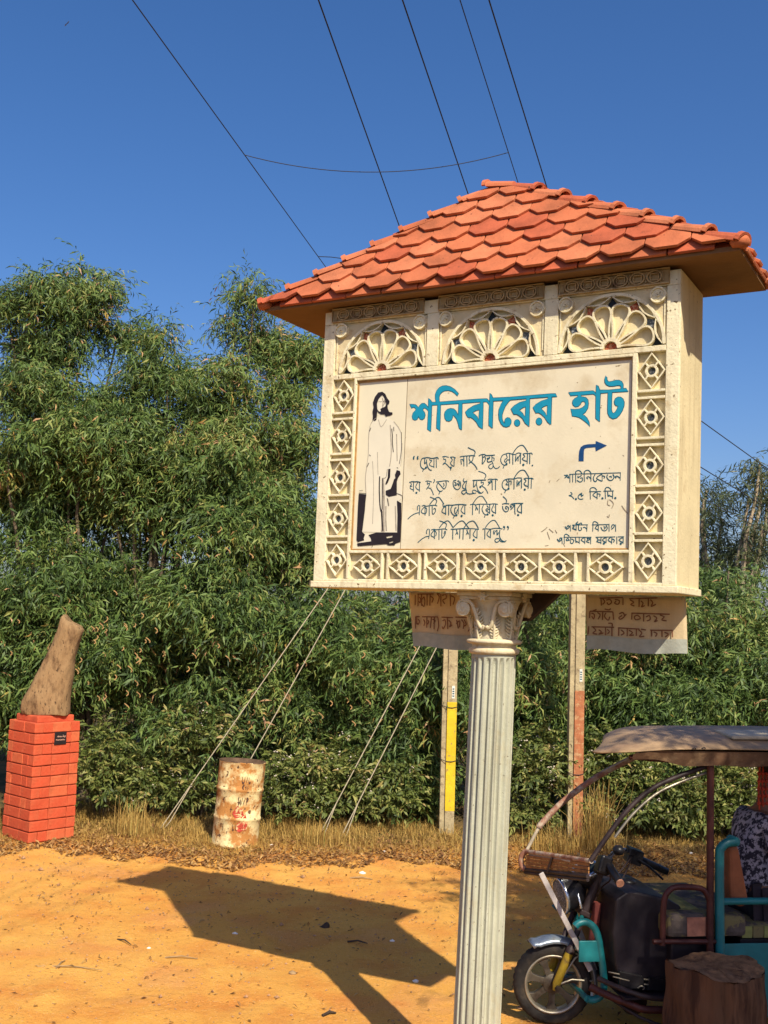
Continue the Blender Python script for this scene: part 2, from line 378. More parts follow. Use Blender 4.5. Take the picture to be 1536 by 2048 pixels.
xs = np.concatenate([np.linspace(-300, -9, 16), np.linspace(-8, 8, 230), np.linspace(9, 300, 16)])
ys = np.concatenate([np.linspace(-120, 3.5, 14), np.linspace(4, 14, 180), np.linspace(15, 900, 22)])
X, Y = np.meshgrid(xs, ys)
def relief(x, y):
    z = 0.008 * np.sin(1.7 * x + 0.6 * y) * np.sin(0.9 * y - 0.4 * x) + 0.005 * np.sin(5.1 * x + 2.2 * y) * np.sin(4.3 * y - 3 * x) + 0.002 * np.sin(13 * x + 3 * np.sin(4 * y)) * np.sin(12 * y + x)
    return z * (np.abs(x) < 8.5) * (y > 3.8) * (y < 14.5)
Z = relief(X, Y) + RNG.normal(0, 0.0016, X.shape) * (np.abs(X) < 8) * (Y > 4) * (Y < 14)
for _ in range(170):                                          # small clods and hoof marks
    cx_, cy_ = RNG.uniform(-3.5, 3.5), RNG.uniform(6.5, 11.5); hh = RNG.choice([-1, 1]) * RNG.uniform(0.006, 0.02); rr_ = RNG.uniform(0.03, 0.09)
    Z += hh * np.exp(-(((X - cx_) / rr_) ** 2 + ((Y - cy_) / rr_) ** 2))
for k_, (xa_, sl_) in enumerate(((-2.6, .05), (-1.75, .05), (1.9, -.12), (2.75, -.12))):      # faint wheel ruts
    dx_ = X - (xa_ + sl_ * (Y - 8) + .10 * np.sin(Y * .8)); Z += (-.010 * np.exp(-(dx_ / .07) ** 2) + .004 * np.exp(-((np.abs(dx_) - .13) / .05) ** 2)) * (Y > 5) * (Y < 11.3)
Z += 0.10 * np.clip((Y - 11.6) / 1.5, 0, 1) * (Y < 900)       # the verge lies a little higher
def ground_z(x, y):
    return float(relief(np.array(x), np.array(y)) + 0.10 * min(1, max(0, (y - 11.6) / 1.5)))
nx, ny = len(xs), len(ys)
vv = np.stack([X, Y, Z], -1).reshape(-1, 3)
ii = np.arange(nx * ny).reshape(ny, nx)
qq = np.stack([ii[:-1, :-1], ii[:-1, 1:], ii[1:, 1:], ii[1:, :-1]], -1).reshape(-1, 4)
me = bpy.data.meshes.new("ground"); me.from_pydata(vv.tolist(), [], qq.tolist()); me.polygons.foreach_set("use_smooth", [True] * len(qq))
tag(link_mesh("ground", me, None, gm), kind="structure")

# ------------------------------------------------------------------ the sign
YAW = 0.5046
E_ = Vector((math.cos(YAW), -math.sin(YAW), 0)); D_ = Vector((math.sin(YAW), math.cos(YAW), 0))
O_ = Vector((-0.3715, 5.9159, 0)); TB = 2.5646; SC0 = 0.905; DC = 0.225
root = empty("roadside_sign", O_ + E_ * SC0 + D_ * DC, -YAW)
tag(root, "tall cream plaster market sign with terracotta tiled roof standing on a fluted column", "sign")
def F(s, t, dd):                       # s along the face, t up from the foot of the board, dd into the board
    return (s - SC0 + 0.0108 * t, dd - DC, TB + t)
W, DEP, HT = 1.95, 0.45, 1.50
# body behind the ornament
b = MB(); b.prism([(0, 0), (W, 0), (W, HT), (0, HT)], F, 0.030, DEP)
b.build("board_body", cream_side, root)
b = MB(); b.prism([(-0.012, -0.012), (W + 0.012, -0.012), (W + 0.012, 0.022), (-0.012, 0.022)], F, -0.008, DEP + 0.008)
b.build("bottom_ledge", cream, root, bevel=0.004)
# flush plates round the openings
PL, PR, PB, PT = 0.218, 1.7285, 0.187, 1.1035
CL = (0.071, 0.203); CR = (1.752, 1.886)
b = MB()
def rect(s0, s1, t0, t1, d0=0.0, d1=0.0295): b.prism([(s0, t0), (s1, t0), (s1, t1), (s0, t1)], F, d0, d1)
rect(0, 0.070, 0.0225, 1.4275); rect(CR[1], W, 0.0225, 1.4275)
rect(0.0705, CR[1] - 0.0005, 0.0225, 0.035)
rect(CL[1], PL, 0.0355, 1.118); rect(PR, CR[0], 0.0355, 1.118)
rect(PL + 0.0005, PR - 0.0005, 0.172, 0.1865)
rect(PL + 0.0005, PR - 0.0005, 1.104, 1.118)
rect(0.0705, CR[1] - 0.0005, 1.1185, 1.146)
rect(0.632, 0.700, 1.1465, 1.4275); rect(1.283, 1.352, 1.1465, 1.4275)
rect(0, W, 1.428, HT)
b.build("face_frame", cream, root, bevel=0.003)
# inset panel and its beading
b = MB(); b.prism([(PL + 0.001, PB + 0.001), (PR - 0.001, PB + 0.001), (PR - 0.001, PT - 0.001), (PL + 0.001, PT - 0.001)], F, 0.019, 0.0285)
panel = b.build("sign_panel", panel_mat, root)
b = MB()
for (s0, s1, t0, t1) in ((PL + .002, PR - .002, PB + .002, PB + .008), (PL + .002, PR - .002, PT - .010, PT - .002), (PL + .002, PL + .009, PB + .0085, PT - .0105), (PR - .006, PR - .002, PB + .0085, PT - .0105)):
    rect(s0, s1, t0, t1, 0.013, 0.0187)
b.build("panel_bead", pmat("panel_bead", (0.40, 0.22, 0.07), 0.7, 0.4, 14, 0.2, 40), root)

def homog(src, dst):
    A = []; bb = []
    for (x, y), (u, v) in zip(src, dst):
        A.append([x, y, 1, 0, 0, 0, -u * x, -u * y]); bb.append(u)
        A.append([0, 0, 0, x, y, 1, -v * x, -v * y]); bb.append(v)
    h = np.linalg.solve(np.array(A, float), np.array(bb, float))
    return lambda x, y: ((h[0] * x + h[1] * y + h[2]) / (h[6] * x + h[7] * y + 1), (h[3] * x + h[4] * y + h[5]) / (h[6] * x + h[7] * y + 1))
# reference sheet -> panel metres (the four panel corners)
PM = homog([(714, 761), (1265, 713), (1258, 1099), (696, 1101)], [(PL, PT), (PR, PT), (PR, PB), (PL, PB)])
def sheet(ox, oy, sc, M=PM):
    return lambda pts: [M(ox + x / sc, oy + y / sc) for (x, y) in pts]
LEVEL = [0]
def lvl():
    LEVEL[0] = (LEVEL[0] + 1) % 24
    return 0.00006 * LEVEL[0]
PZ = 0.0185
def fill(mb, pts, z=PZ, holes=()):
    z -= lvl(); mb.prism(pts, F, z, z + 0.0004, holes)
def stroke(mb, pts, w, z=PZ, sm=3):
    p = smooth_pts([(a, b_, 0) for a, b_ in pts], sm) if len(pts) > 2 else [Vector((a, b_, 0)) for a, b_ in pts]
    z -= lvl()
    mb.strip([(q.x, q.y) for q in p], w, F, lambda i: z - 0.000012 * i, None)
def dot(mb, c, rx, ry, z=PZ):
    fill(mb, [(c[0] + rx * math.cos(a * PI / 8), c[1] + ry * math.sin(a * PI / 8)) for a in range(16)], z)

# --- headline: painted letters with a darker edge
SA = sheet(810, 760, 9.6); SB = sheet(960, 760, 9.6); SCc = sheet(1120, 740, 10.971)
HL = [
 ("A", [(485,412),(590,410),(640,408),(1000,380),(1400,350),(1440,348),(1545,344),(1558,350),(1580,380),(1610,420),(1605,500),(1585,440),(1550,402),(1490,402),(1420,405),(1100,430),(680,455),(600,462),(485,468)], []),
 ("A", [(430,335),(460,365),(490,408),(490,470),(480,700),(465,975),(405,930),(418,700),(425,600),(428,450)], []),
 ("A", [(65,452),(120,452),(180,462),(215,495),(232,515),(262,470),(300,435),(345,432),(380,460),(415,505),(432,540),(430,590),(400,545),(360,520),(325,530),(318,570),(350,610),(362,660),(345,720),(305,748),(265,735),(245,700),(237,670),(228,700),(205,740),(165,755),(125,735),(112,680),(130,620),(170,575),(190,560),(180,530),(160,510),(130,505),(105,525),(85,485)], []),
 ("A", [(575,410),(562,330),(562,260),(590,190),(640,130),(700,100),(770,95),(850,115),(930,165),(985,225),(1005,245),(985,290),(940,240),(880,200),(810,183),(740,190),(690,215),(650,260),(632,310),(632,370),(645,410)], []),
 ("A", [(605,455),(660,455),(655,600),(650,780),(645,960),(580,905),(590,700),(600,560)], []),
 ("A", [(735,640),(750,590),(790,550),(850,530),(910,540),(955,580),(985,640),(1000,670),(1005,620),(1015,430),(1075,430),(1072,600),(1062,945),(1020,910),(1000,820),(970,730),(930,680),(895,655),(890,700),(870,750),(825,775),(775,765),(745,720)], []),
 ("A", [(1140,600),(1200,540),(1300,480),(1420,440),(1430,405),(1480,400),(1478,500),(1472,700),(1465,925),(1400,880),(1350,790),(1290,730),(1240,700),(1190,700),(1160,650)], [[(1275,610),(1340,570),(1410,555),(1405,650),(1398,760),(1370,700),(1320,650)]]),
 ("B", [(175,235),(200,270),(225,325),(232,400),(225,600),(215,910),(150,855),(155,600),(165,450),(172,300)], []),
 ("B", [(225,332),(560,315),(870,290),(1350,250),(1430,248),(1460,300),(1360,305),(1290,310),(940,335),(870,340),(600,362),(440,375),(235,385)], []),
 ("B", [(435,370),(390,450),(350,540),(338,640),(350,740),(385,820),(430,870),(490,885),(545,865),(575,810),(575,755),(545,715),(505,708),(470,730),(455,775),(465,820),(430,800),(405,740),(402,660),(430,570),(470,480),(530,400),(580,352),(540,345)], []),
 ("B", [(580,540),(640,480),(740,420),(870,385),(875,335),(935,335),(932,500),(926,700),(922,875),(850,810),(800,720),(740,670),(690,640),(630,640),(605,590)], [[(735,560),(800,515),(860,495),(858,600),(850,700),(800,630),(760,590)]]),
 ("B", [(1000,512),(1060,450),(1160,390),(1285,350),(1290,310),(1358,305),(1350,500),(1340,840),(1280,790),(1225,700),(1160,640),(1110,610),(1055,615),(1030,570)], [[(1155,530),(1210,490),(1278,468),(1275,570),(1268,680),(1225,610),(1180,565)]]),
 ("B", [(692 + 52 * math.cos(k * PI / 9), 808 + 62 * math.sin(k * PI / 9)) for k in range(18)], []),
 ("B", [(1113 + 54 * math.cos(k * PI / 9), 780 + 66 * math.sin(k * PI / 9)) for k in range(18)], []),
 ("C", [(165,480),(400,462),(700,440),(735,465),(765,505),(765,560),(735,520),(700,508),(560,520),(210,545),(185,500)], []),
 ("C", [(375,520),(370,575),(310,605),(265,650),(252,700),(270,755),(320,788),(380,775),(425,730),(445,685),(485,665),(525,680),(540,715),(525,765),(470,810),(400,840),(300,850),(215,840),(235,900),(250,990),(330,1000),(400,1020),(450,1050),(520,1100),(580,1150),(632,1215),(615,1130),(570,1040),(510,980),(470,960),(540,900),(585,820),(600,720),(590,640),(545,590),(480,575),(440,570),(440,520)], []),
 ("C", [(780,310),(815,340),(850,430),(865,500),(858,560),(850,800),(845,1115),(765,1045),(765,800),(768,560),(770,500)], []),
 ("C", [(855,425),(1040,425),(1430,388),(1475,450),(1120,470),(868,492)], []),
 ("C", [(1035,475),(1120,470),(1110,600),(1105,850),(1120,910),(1150,935),(1190,910),(1235,840),(1255,770),(1215,765),(1180,730),(1172,670),(1195,610),(1250,578),(1310,580),(1360,620),(1385,690),(1380,770),(1345,870),(1290,960),(1220,1030),(1140,1050),(1070,1010),(1030,930),(1025,850),(1030,650)], []),
 ("C", [(985,115),(1005,150),(1008,205),(1045,245),(1120,235),(1200,212),(1270,210),(1330,240),(1362,300),(1362,395),(1320,398),(1320,345),(1290,318),(1230,320),(1150,335),(1060,335),(1000,305),(965,255),(962,190)], []),
]
SH = {"A": SA, "B": SB, "C": SCc}
letter_root = panel
for (k, poly, holes) in HL:
    p = SH[k](poly); hh = [SH[k](h) for h in holes]
    mb = MB(); fill(mb, p, PZ - 0.0012, hh)
    o = mb.build("letter", cyan_paint, root, recalc=False)
    mb = MB(); z = PZ - lvl()
    for loop in [p] + hh:
        mb.strip(loop, 0.0058, F, z, None, closed=True)
    mb.build("letter_outline", cyan_edge, o, recalc=False)

# --- hand-lettered verse
def verse(name, items, w, dots=(), mat=ink):
    mb = MB()
    for (S_, lst, ww) in items:
        for pts in lst: stroke(mb, S_(pts), ww or w)
    for (S_, c_, r) in dots:
        q = S_([c_])[0]; dot(mb, q, r, r)
    return mb.build(name, mat, root, recalc=False)
SD = sheet(810, 880, 11.815); SE = sheet(940, 880, 11.815); SF = sheet(805, 980, 11.815); SG = sheet(935, 980, 11.815)
verse("verse_line", [
 (SD, [[(185,360),(165,400),(172,440)],[(275,360),(258,400),(268,440)]], .008),
 (SD, [[(430,400),(370,420),(335,490),(330,570),(360,640),(420,665),(465,625)],[(405,670),(378,725)],[(400,410),(480,395),(540,400),(600,415),(680,400),(730,390),(760,430)],
       [(440,410),(430,470),(430,540),(465,500),(480,440)],[(470,490),(490,580),(520,650),(560,690),(600,695)],[(540,430),(555,460),(600,470),(555,520),(545,575),(600,605),(640,615)],[(650,420),(645,640)],[(700,410),(705,640)],
       [(845,385),(900,365),(1000,390)],[(890,380),(880,440),(920,440),(930,480),(890,540),(855,565)],[(870,530),(930,540),(990,600),(1040,650)],[(1040,620),(1045,700)],
       [(1030,390),(1100,380),(1165,405)],[(1050,400),(1085,450),(1040,530),(1090,590),(1125,600)],[(1140,395),(1130,450),(1125,605)],
       [(1265,380),(1330,365),(1440,355),(1536,350)],[(1275,450),(1330,440),(1350,480)],[(1290,470),(1300,560)],[(1360,370),(1360,600)],[(1430,360),(1435,605)],[(1496,370),(1485,430),(1510,490),(1480,540)]], None),
 (SE, [[(-80,155),(0,195),(60,220),(95,270),(70,330)],[(-60,352),(30,345),(95,360)],[(45,370),(40,430),(5,490),(-50,520)],[(0,500),(70,560),(120,630),(140,680)],
       [(180,355),(240,325),(320,320),(360,345),(560,335)],[(265,340),(270,420),(262,550),(320,470),(340,420),(320,370),(270,400)],[(375,400),(400,430),(440,400),(420,380)],[(440,380),(385,440),(400,500),(490,480)],[(490,350),(490,480),(520,560)],[(500,400),(540,410),(530,480)],
       [(490,540),(430,570),(410,620),(450,660),(500,640),(520,570)],[(510,570),(550,640),(600,655),(650,630),(670,600)],
       [(810,310),(740,340),(700,420),(705,500),(750,560),(810,575),(835,545)],[(780,580),(750,655)],[(810,310),(880,290),(960,310),(1040,320),(1110,285),(1190,300)],[(1220,310),(1290,295),(1350,300),(1420,285),(1450,325)],
       [(830,320),(850,400),(800,440),(790,490),(830,500),(850,450),(905,450)],[(910,310),(910,535)],[(985,310),(985,560)],[(985,300),(1050,200),(1120,130),(1200,100),(1260,140),(1340,270)],
       [(1060,340),(1050,400),(1050,490)],[(1060,470),(1090,400),(1110,380),(1110,480)],[(1110,400),(1150,340),(1170,320),(1165,400),(1165,540)],[(1230,320),(1270,370),(1210,420),(1250,460),(1320,480)],[(1335,300),(1325,540)],[(1390,300),(1385,545)]], None)],
  .0048, [(SD, (1050,635), .006), (SE, (1235,565), .006), (SE, (1450,580), .004), (SE, (835,548), .006), (SD, (460,635), .006)])
verse("verse_line", [
 (SD, [[(60,985),(130,965),(200,970),(250,965),(335,985)],[(90,1000),(110,1040),(75,1070),(130,1080)],[(85,1080),(80,1130),(150,1165)],[(160,975),(155,1205)],[(260,985),(210,1090),(250,1150),(300,1170)],[(300,975),(298,1205)],
       [(445,960),(500,950),(595,975)],[(490,970),(490,1030),(535,1000),(540,1040),(500,1100),(465,1150)],[(480,1110),(560,1130),(600,1190),(635,1285)],[(650,910),(660,950),(630,1000)],[(700,975),(800,960),(960,945),(1000,975)],[(750,985),(715,1050),(720,1120),(770,1190),(830,1195),(845,1165)],[(790,1200),(760,1270)],
       [(740,985),(800,1050),(850,1110),(890,1140),(930,1090),(940,1010),(930,960)],[(870,1000),(890,1050),(870,1080)],
       [(1180,930),(1110,950),(1105,1040),(1130,1110),(1190,1155),(1250,1130),(1280,1060),(1270,960)],[(1130,970),(1170,1000),(1140,1050),(1180,1050),(1200,1010),(1240,1060)],[(1200,960),(1240,950),(1245,1070)],
       [(1360,890),(1345,940),(1375,970),(1430,950)],[(1380,980),(1330,1060),(1340,1120),(1410,1145)],[(1430,940),(1415,1000),(1400,1100),(1420,1180)],[(1400,1170),(1330,1180),(1305,1220),(1350,1265),(1400,1230),(1420,1170)],[(1410,1200),(1450,1250),(1536,1255),(1600,1235)]], None),
 (SE, [[(30,935),(180,930),(350,925)],[(60,950),(55,1090),(110,1030),(130,960)],[(115,1010),(130,1090),(150,1160),(200,1220),(240,1240)],[(130,1200),(60,1165),(20,1200),(60,1250),(110,1230)],[(130,1180),(180,1240),(240,1240),(285,1200)],
       [(165,720),(250,745),(320,780),(345,830),(310,900)],[(240,940),(230,1000),(280,980),(280,1030),(215,1080),(200,1100)],[(250,1070),(320,1120),(365,1190),(390,1250)],[(390,930),(430,905),(520,910),(590,905),(625,935)],[(400,960),(420,1000),(450,940),(475,970),(420,1020),(390,1060)],[(490,915),(495,1165)],[(575,910),(570,1165)],
       [(850,910),(780,930),(735,1000),(735,1080),(780,1150),(850,1160),(880,1130)],[(820,1165),(785,1235)],[(800,925),(870,900),(1000,900),(1100,875),(1200,880)],[(1240,900),(1310,880),(1370,890),(1430,880),(1475,910)],[(830,930),(860,980),(820,1030),(850,1040),(900,1040)],[(890,910),(890,1100)],[(900,960),(945,950),(940,1040)],
       [(1015,900),(1012,1145)],[(1015,880),(1080,780),(1150,710),(1235,690),(1290,730),(1370,870)],[(1090,930),(1085,990),(1085,1080)],[(1085,1070),(1120,990),(1130,960),(1135,1060)],[(1140,990),(1180,930),(1195,900),(1190,1000),(1190,1125)],[(1260,900),(1300,950),(1250,1010),(1290,1060),(1350,1075)],[(1360,890),(1350,1130)],[(1425,880),(1415,1135)]], None)],
  .0048, [(SD, (225,1235), .006), (SE, (1265,1155), .006), (SE, (880,1135), .006), (SE, (210,1095), .006)])
verse("verse_line", [
 (SF, [[(350,345),(310,380),(305,470)],[(365,350),(360,450),(350,580)],[(350,525),(270,540),(160,600),(75,680)],[(410,370),(470,350),(520,370),(600,355),(720,345),(780,365)],[(480,380),(400,480),(420,530),(480,550)],[(490,370),(490,590)],[(500,400),(530,440),(520,520),(490,540)],
       [(590,355),(588,600)],[(600,330),(680,230),(760,170),(820,160),(870,210),(940,320)],[(610,150),(720,195),(770,240),(740,330)],[(660,360),(665,540),(700,550),(740,480),(730,420),(690,440)],
       [(920,300),(920,360),(960,390),(960,340)],[(955,370),(900,460),(900,510),(980,550)],[(985,350),(980,575)],[(985,350),(1060,340),(1130,345),(1240,330),(1380,325),(1480,340)],[(1055,345),(1052,585)],[(1150,345),(1105,430),(1120,520),(1180,585),(1240,590)],[(1195,590),(1160,655)],
       [(1240,400),(1200,420),(1200,520),(1230,540),(1270,440)],[(1285,340),(1275,560)],[(1400,350),(1345,470),(1390,530),(1430,545)],[(1435,340),(1435,570)]], None),
 (SG, [[(25,335),(100,320),(160,335),(240,320),(400,320),(500,320),(600,310),(685,325)],[(90,310),(160,210),(230,145),(300,130),(350,170),(430,300)],[(85,330),(80,580)],[(150,340),(170,390),(150,470),(185,400),(205,465)],[(250,330),(240,545)],[(345,340),(310,430),(330,510),(380,565),(440,575)],[(385,575),(360,640)],
       [(420,350),(460,400),(400,450),(440,500),(495,520)],[(425,470),(480,430)],[(495,330),(490,550)],[(590,330),(540,450),(580,510),(630,525)],[(635,320),(632,550)],
       [(805,135),(870,190),(895,240),(880,300)],[(790,320),(850,305),(960,310)],[(800,360),(810,440),(870,500),(930,470),(940,400),(880,370),(870,420),(910,430)],[(990,320),(1100,300),(1290,300)],[(980,340),(1000,400),(1040,320),(1065,370),(990,450)],[(1090,310),(1090,500),(1105,560)],[(1230,320),(1150,440),(1180,500),(1250,520)],[(1250,305),(1250,545)]], None)],
  .0048, [(SF, (1360,600), .006), (SG, (560,585), .006), (SG, (1165,580), .006), (SG, (440,565), .006), (SF, (1235,585), .006)])
verse("verse_line", [
 (SF, [[(570,910),(525,950),(520,1035)],[(590,915),(590,1020),(570,1150)],[(580,1090),(500,1100),(400,1160),(310,1240)],[(630,935),(700,920),(760,930),(830,920),(950,910),(1015,935)],[(700,940),(630,1040),(650,1090),(715,1110)],[(710,930),(710,1150)],[(720,950),(755,1010),(740,1080)],[(820,920),(818,1170)],[(825,890),(900,790),(980,730),(1040,720),(1090,770),(1155,880)],
       [(830,715),(940,755),(1000,800),(970,900)],[(890,930),(890,1125),(940,1080),(975,1000),(960,960),(940,1030)],[(1100,915),(1200,915),(1320,905),(1420,900),(1536,905)],[(1150,910),(1145,1160)],[(1155,880),(1230,800),(1310,735),(1385,720),(1440,770),(1536,900)],[(1230,930),(1250,980),(1215,1045),(1250,990),(1270,1040)],[(1320,920),(1310,1140)],[(1400,910),(1390,1160)],
       [(1410,890),(1470,810),(1536,745),(1616,720),(1666,740),(1716,810),(1761,900)],[(1480,930),(1500,980),(1465,1045),(1500,990),(1525,1040)]], None),
 (SG, [[(25,920),(22,1140)],[(0,905),(90,905),(235,920)],[(160,925),(95,1040),(130,1100),(185,1120)],[(190,920),(185,1140)],[(320,910),(400,905),(500,915),(600,895),(700,895),(795,910)],[(375,910),(370,1160)],[(385,880),(450,790),(530,720),(600,705),(650,750),(730,890)],[(490,930),(425,1030),(460,1090),(505,1110)],[(512,915),(505,1130)],
       [(600,940),(580,980),(595,1040),(610,990),(650,940)],[(665,930),(665,1060),(700,990)],[(735,930),(720,1040),(740,1130),(790,1190),(850,1210),(885,1180)],[(720,1140),(650,1140),(612,1180),(640,1225),(700,1210),(735,1150)],[(720,1170),(770,1215),(860,1215)],[(820,840),(850,870),(825,935)],[(910,840),(940,870),(920,935)]], None)],
  .0048, [(SG, (110,1175), .006), (SG, (830,860), .005), (SG, (920,860), .005)])
# --- direction and department text
S8 = sheet(1100, 930, 9.6)
TXT = [
 ([[(350,165),(480,155),(620,152),(900,145),(1345,130)],[(365,150),(365,320)],[(420,155),(418,315)],[(475,155),(478,320)],[(640,155),(645,305)],[(770,150),(772,300)],[(980,150),(985,300)],[(1335,135),(1330,285)]],
  [[(250,180),(300,190),(262,235)],[(285,180),(320,180),(345,240)],[(265,240),(290,205),(340,240)],[(475,150),(475,112),(520,88),(560,100),(595,145)],[(640,150),(642,112),(690,83),(735,95),(770,140)],[(520,190),(520,230),(560,200),(590,180)],[(560,240),(600,230),(600,290),(550,310),(500,275)],[(680,235),(720,205),(770,250)],[(685,230),(712,252)],
   [(850,160),(815,230),(830,290),(865,300),(880,270)],[(975,160),(875,235),(980,295)],[(990,190),(1035,205),(1020,240)],[(1090,165),(1075,220),(1120,275),(1180,270),(1215,210),(1190,160)],[(1120,208),(1160,200),(1160,230)],[(1230,215),(1270,195),(1330,235)],[(1235,215),(1260,232)]], []),
 ([[(755,490),(760,645)],[(735,495),(965,490)],[(890,490),(890,640)],[(1045,485),(1050,635)],[(1010,485),(1210,480)],[(1190,480),(1188,630)]],
  [[(370,510),(398,525),(400,555),(340,575)],[(350,580),(400,590),(440,640)],[(600,520),(540,560),(520,610),(560,645),(620,635)],[(550,565),(590,550),(582,590),(625,555)],[(752,485),(755,440),(800,417),(850,430),(880,470)],[(885,495),(805,560),(890,620)],[(895,540),(945,545),(935,590)],[(1042,480),(1045,435),(1085,412),(1130,430),(1158,465)],[(1090,500),(1100,590),(1125,555)],[(1100,565),(1185,595)]],
  [(480,640),(990,625),(1238,620)]),
 ([[(370,1140),(375,1265)],[(410,1140),(710,1135)],[(485,1140),(485,1250)],[(695,1140),(690,1265)],[(810,1135),(805,1265)],[(790,1135),(1110,1130)],[(915,1140),(912,1265)],[(1120,1115),(1122,1265)],[(1245,1130),(1248,1265)]],
  [[(272,1165),(290,1205),(330,1150),(352,1185),(295,1225)],[(420,1145),(450,1170),(415,1200),(480,1230)],[(480,1112),(520,1075)],[(470,1115),(530,1125),(580,1100),(590,1130)],[(530,1140),(530,1230),(560,1250),(590,1220),(575,1185)],[(615,1195),(650,1185),(690,1225)],[(808,1130),(812,1090),(850,1074),(910,1112)],[(905,1140),(850,1200),(912,1235)],[(960,1180),(990,1240),(1050,1250),(1085,1200),(1060,1150)],[(1010,1170),(1050,1190),(1020,1220)],[(1165,1190),(1180,1140),(1220,1140),(1205,1190),(1160,1222)]], []),
 ([[(210,1380),(215,1510)],[(255,1370),(255,1510)],[(240,1378),(780,1375)],[(380,1380),(372,1490)],[(545,1375),(545,1505)],[(655,1375),(652,1505)],[(765,1385),(765,1510)],[(860,1375),(1240,1368)],[(1290,1368),(1410,1365)],[(965,1375),(965,1505)],[(1065,1375),(1065,1490)],[(1175,1375),(1172,1505)],[(1270,1360),(1272,1505)],[(1395,1370),(1392,1500)]],
  [[(120,1410),(145,1450),(180,1390),(208,1420),(150,1465)],[(255,1368),(262,1332),(300,1320),(355,1362)],[(285,1440),(320,1400),(355,1445)],[(290,1445),(340,1440)],[(375,1490),(410,1500),(440,1440),(390,1410)],[(470,1390),(480,1480),(500,1450)],[(480,1455),(540,1480)],[(640,1385),(580,1430),(650,1478)],[(690,1390),(710,1430),(680,1460),(740,1482)],[(700,1402),(760,1402),(720,1440)],
   [(880,1385),(910,1430),(880,1460),(960,1482)],[(905,1430),(955,1430)],[(1050,1385),(990,1430),(1060,1478)],[(1150,1380),(1100,1430),(1170,1478)],[(1180,1410),(1222,1430),(1205,1475)],[(1380,1385),(1310,1430),(1388,1478)]],
  [(1020,1498),(1345,1502)]),
]
for (thin, thick, dts) in TXT:
    verse("direction_text", [(S8, thin, .0036), (S8, thick, .0050)], .005, [(S8, d_, .0055) for d_ in dts])
S4 = sheet(1080, 860, 8.084)
mb = MB(); fill(mb, S4([(610,490),(690,490),(692,400),(695,330),(705,290),(740,275),(880,262),(888,330),(1068,235),(888,162),(885,210),(760,215),(690,230),(645,260),(620,320),(612,400)]))
mb.build("turn_arrow", blue_paint, root, recalc=False)
# --- portrait tile print: long-haired robed standing figure
b = MB(); b.prism([(PL + .012, PB + .012), (0.516, PB + .012), (0.519, PT - .014), (PL + .012, PT - .014)], F, 0.0186, 0.0189)
b.build("portrait_tile", ring_paper, root)
mb = MB(); mb.strip([(0.516, PB + .009), (0.5195, PT - .011)], 0.004, F, PZ, PZ + .0004); mb.build("tile_joint", grey_print, root)
S1 = sheet(700, 740, 5.536)
robe_m = pmat("robe_print", (0.74, 0.68, 0.52), 0.5, 0.05, 8, 0, 10); tone_m = pmat("print_halftone", (0.36, 0.31, 0.24), 0.6, 0.35, 60, 0, 10)
mb = MB(); fill(mb, S1([(275,520),(330,505),(400,520),(470,560),(520,620),(555,690),(562,800),(556,950),(540,1060),(545,1180),(555,1300),(548,1420),(508,1450),(505,1600),(500,1795),(270,1795),(110,1790),(125,1670),(140,1550),(158,1375),(150,1200),(165,1070),(185,930),(190,760),(200,640),(225,570)]), PZ - .0001)
fill(mb, S1([(290,430),(285,370),(305,312),(345,275),(372,315),(385,380),(372,430),(340,462),(305,450)]), PZ - .0001)
fill(mb, S1([(115,1820),(175,1815),(205,1860),(212,1895),(60,1915),(75,1890),(120,1870)]), PZ - .0001)
mb.build("portrait_robe", robe_m, root, recalc=False)["kind"] = "stuff"
mb = MB()
for pts, w_ in (([(190,760),(200,640),(225,570),(275,520)], .0022), ([(470,560),(520,620),(555,690)], .0022), ([(158,1375),(150,1200),(165,1070),(185,930),(190,760)], .0018), ([(562,800),(556,950),(540,1060)], .002), ([(345,1200),(352,1400),(348,1600),(350,1790)], .011), ([(330,1560),(335,1680),(330,1790)], .014), ([(375,1500),(372,1640),(378,1780)], .008),
                ([(395,1420),(408,1500)], .006), ([(480,1500),(486,1780)], .007), ([(230,1000),(240,1300),(225,1700)], .003), ([(285,900),(290,1150)], .003), ([(430,600),(440,900),(420,1060)], .005), ([(500,700),(505,1000)], .005), ([(300,540),(330,620),(390,540)], .003), ([(345,300),(352,350),(345,392)], .004), ([(365,320),(375,370)], .006), ([(300,345),(318,335)], .003)):
    stroke(mb, S1(pts), w_, PZ - .0015)
mb.build("portrait_shading", tone_m, root, recalc=False)["kind"] = "stuff"
PZ -= 0.0017
mb = MB()
PZ2 = PZ - 0.0002
fill(mb, S1([(300,240),(345,232),(378,255),(398,300),(425,335),(422,360),(402,380),(405,420),(420,455),(455,460),(458,482),(430,495),(398,500),(385,508),(370,482),(330,480),(300,462),(288,440),(284,490),(278,540),(262,556),(235,545),(240,500),(235,450),(248,400),(240,350),(262,290)]), PZ2,
     [S1([(286,420),(284,370),(300,320),(325,285),(345,268),(362,290),(378,330),(388,360),(378,392),(360,405),(348,402),(330,425),(322,455),(300,445)])])
fill(mb, S1([(500,1100),(535,1110),(543,1145),(515,1185),(500,1230),(498,1380),(410,1398),(375,1375),(375,1330),(430,1310),(450,1260),(470,1200),(485,1190),(480,1150)]), PZ2)
fill(mb, S1([(405,1090),(430,1085),(425,1180),(400,1240),(380,1265),(372,1250),(400,1180)]), PZ2)
fill(mb, S1([(75,1362),(158,1375),(146,1470),(140,1550),(124,1670),(108,1790),(140,1820),(125,1860),(130,1885),(60,1905),(45,1880),(55,1700),(65,1500)]), PZ2)
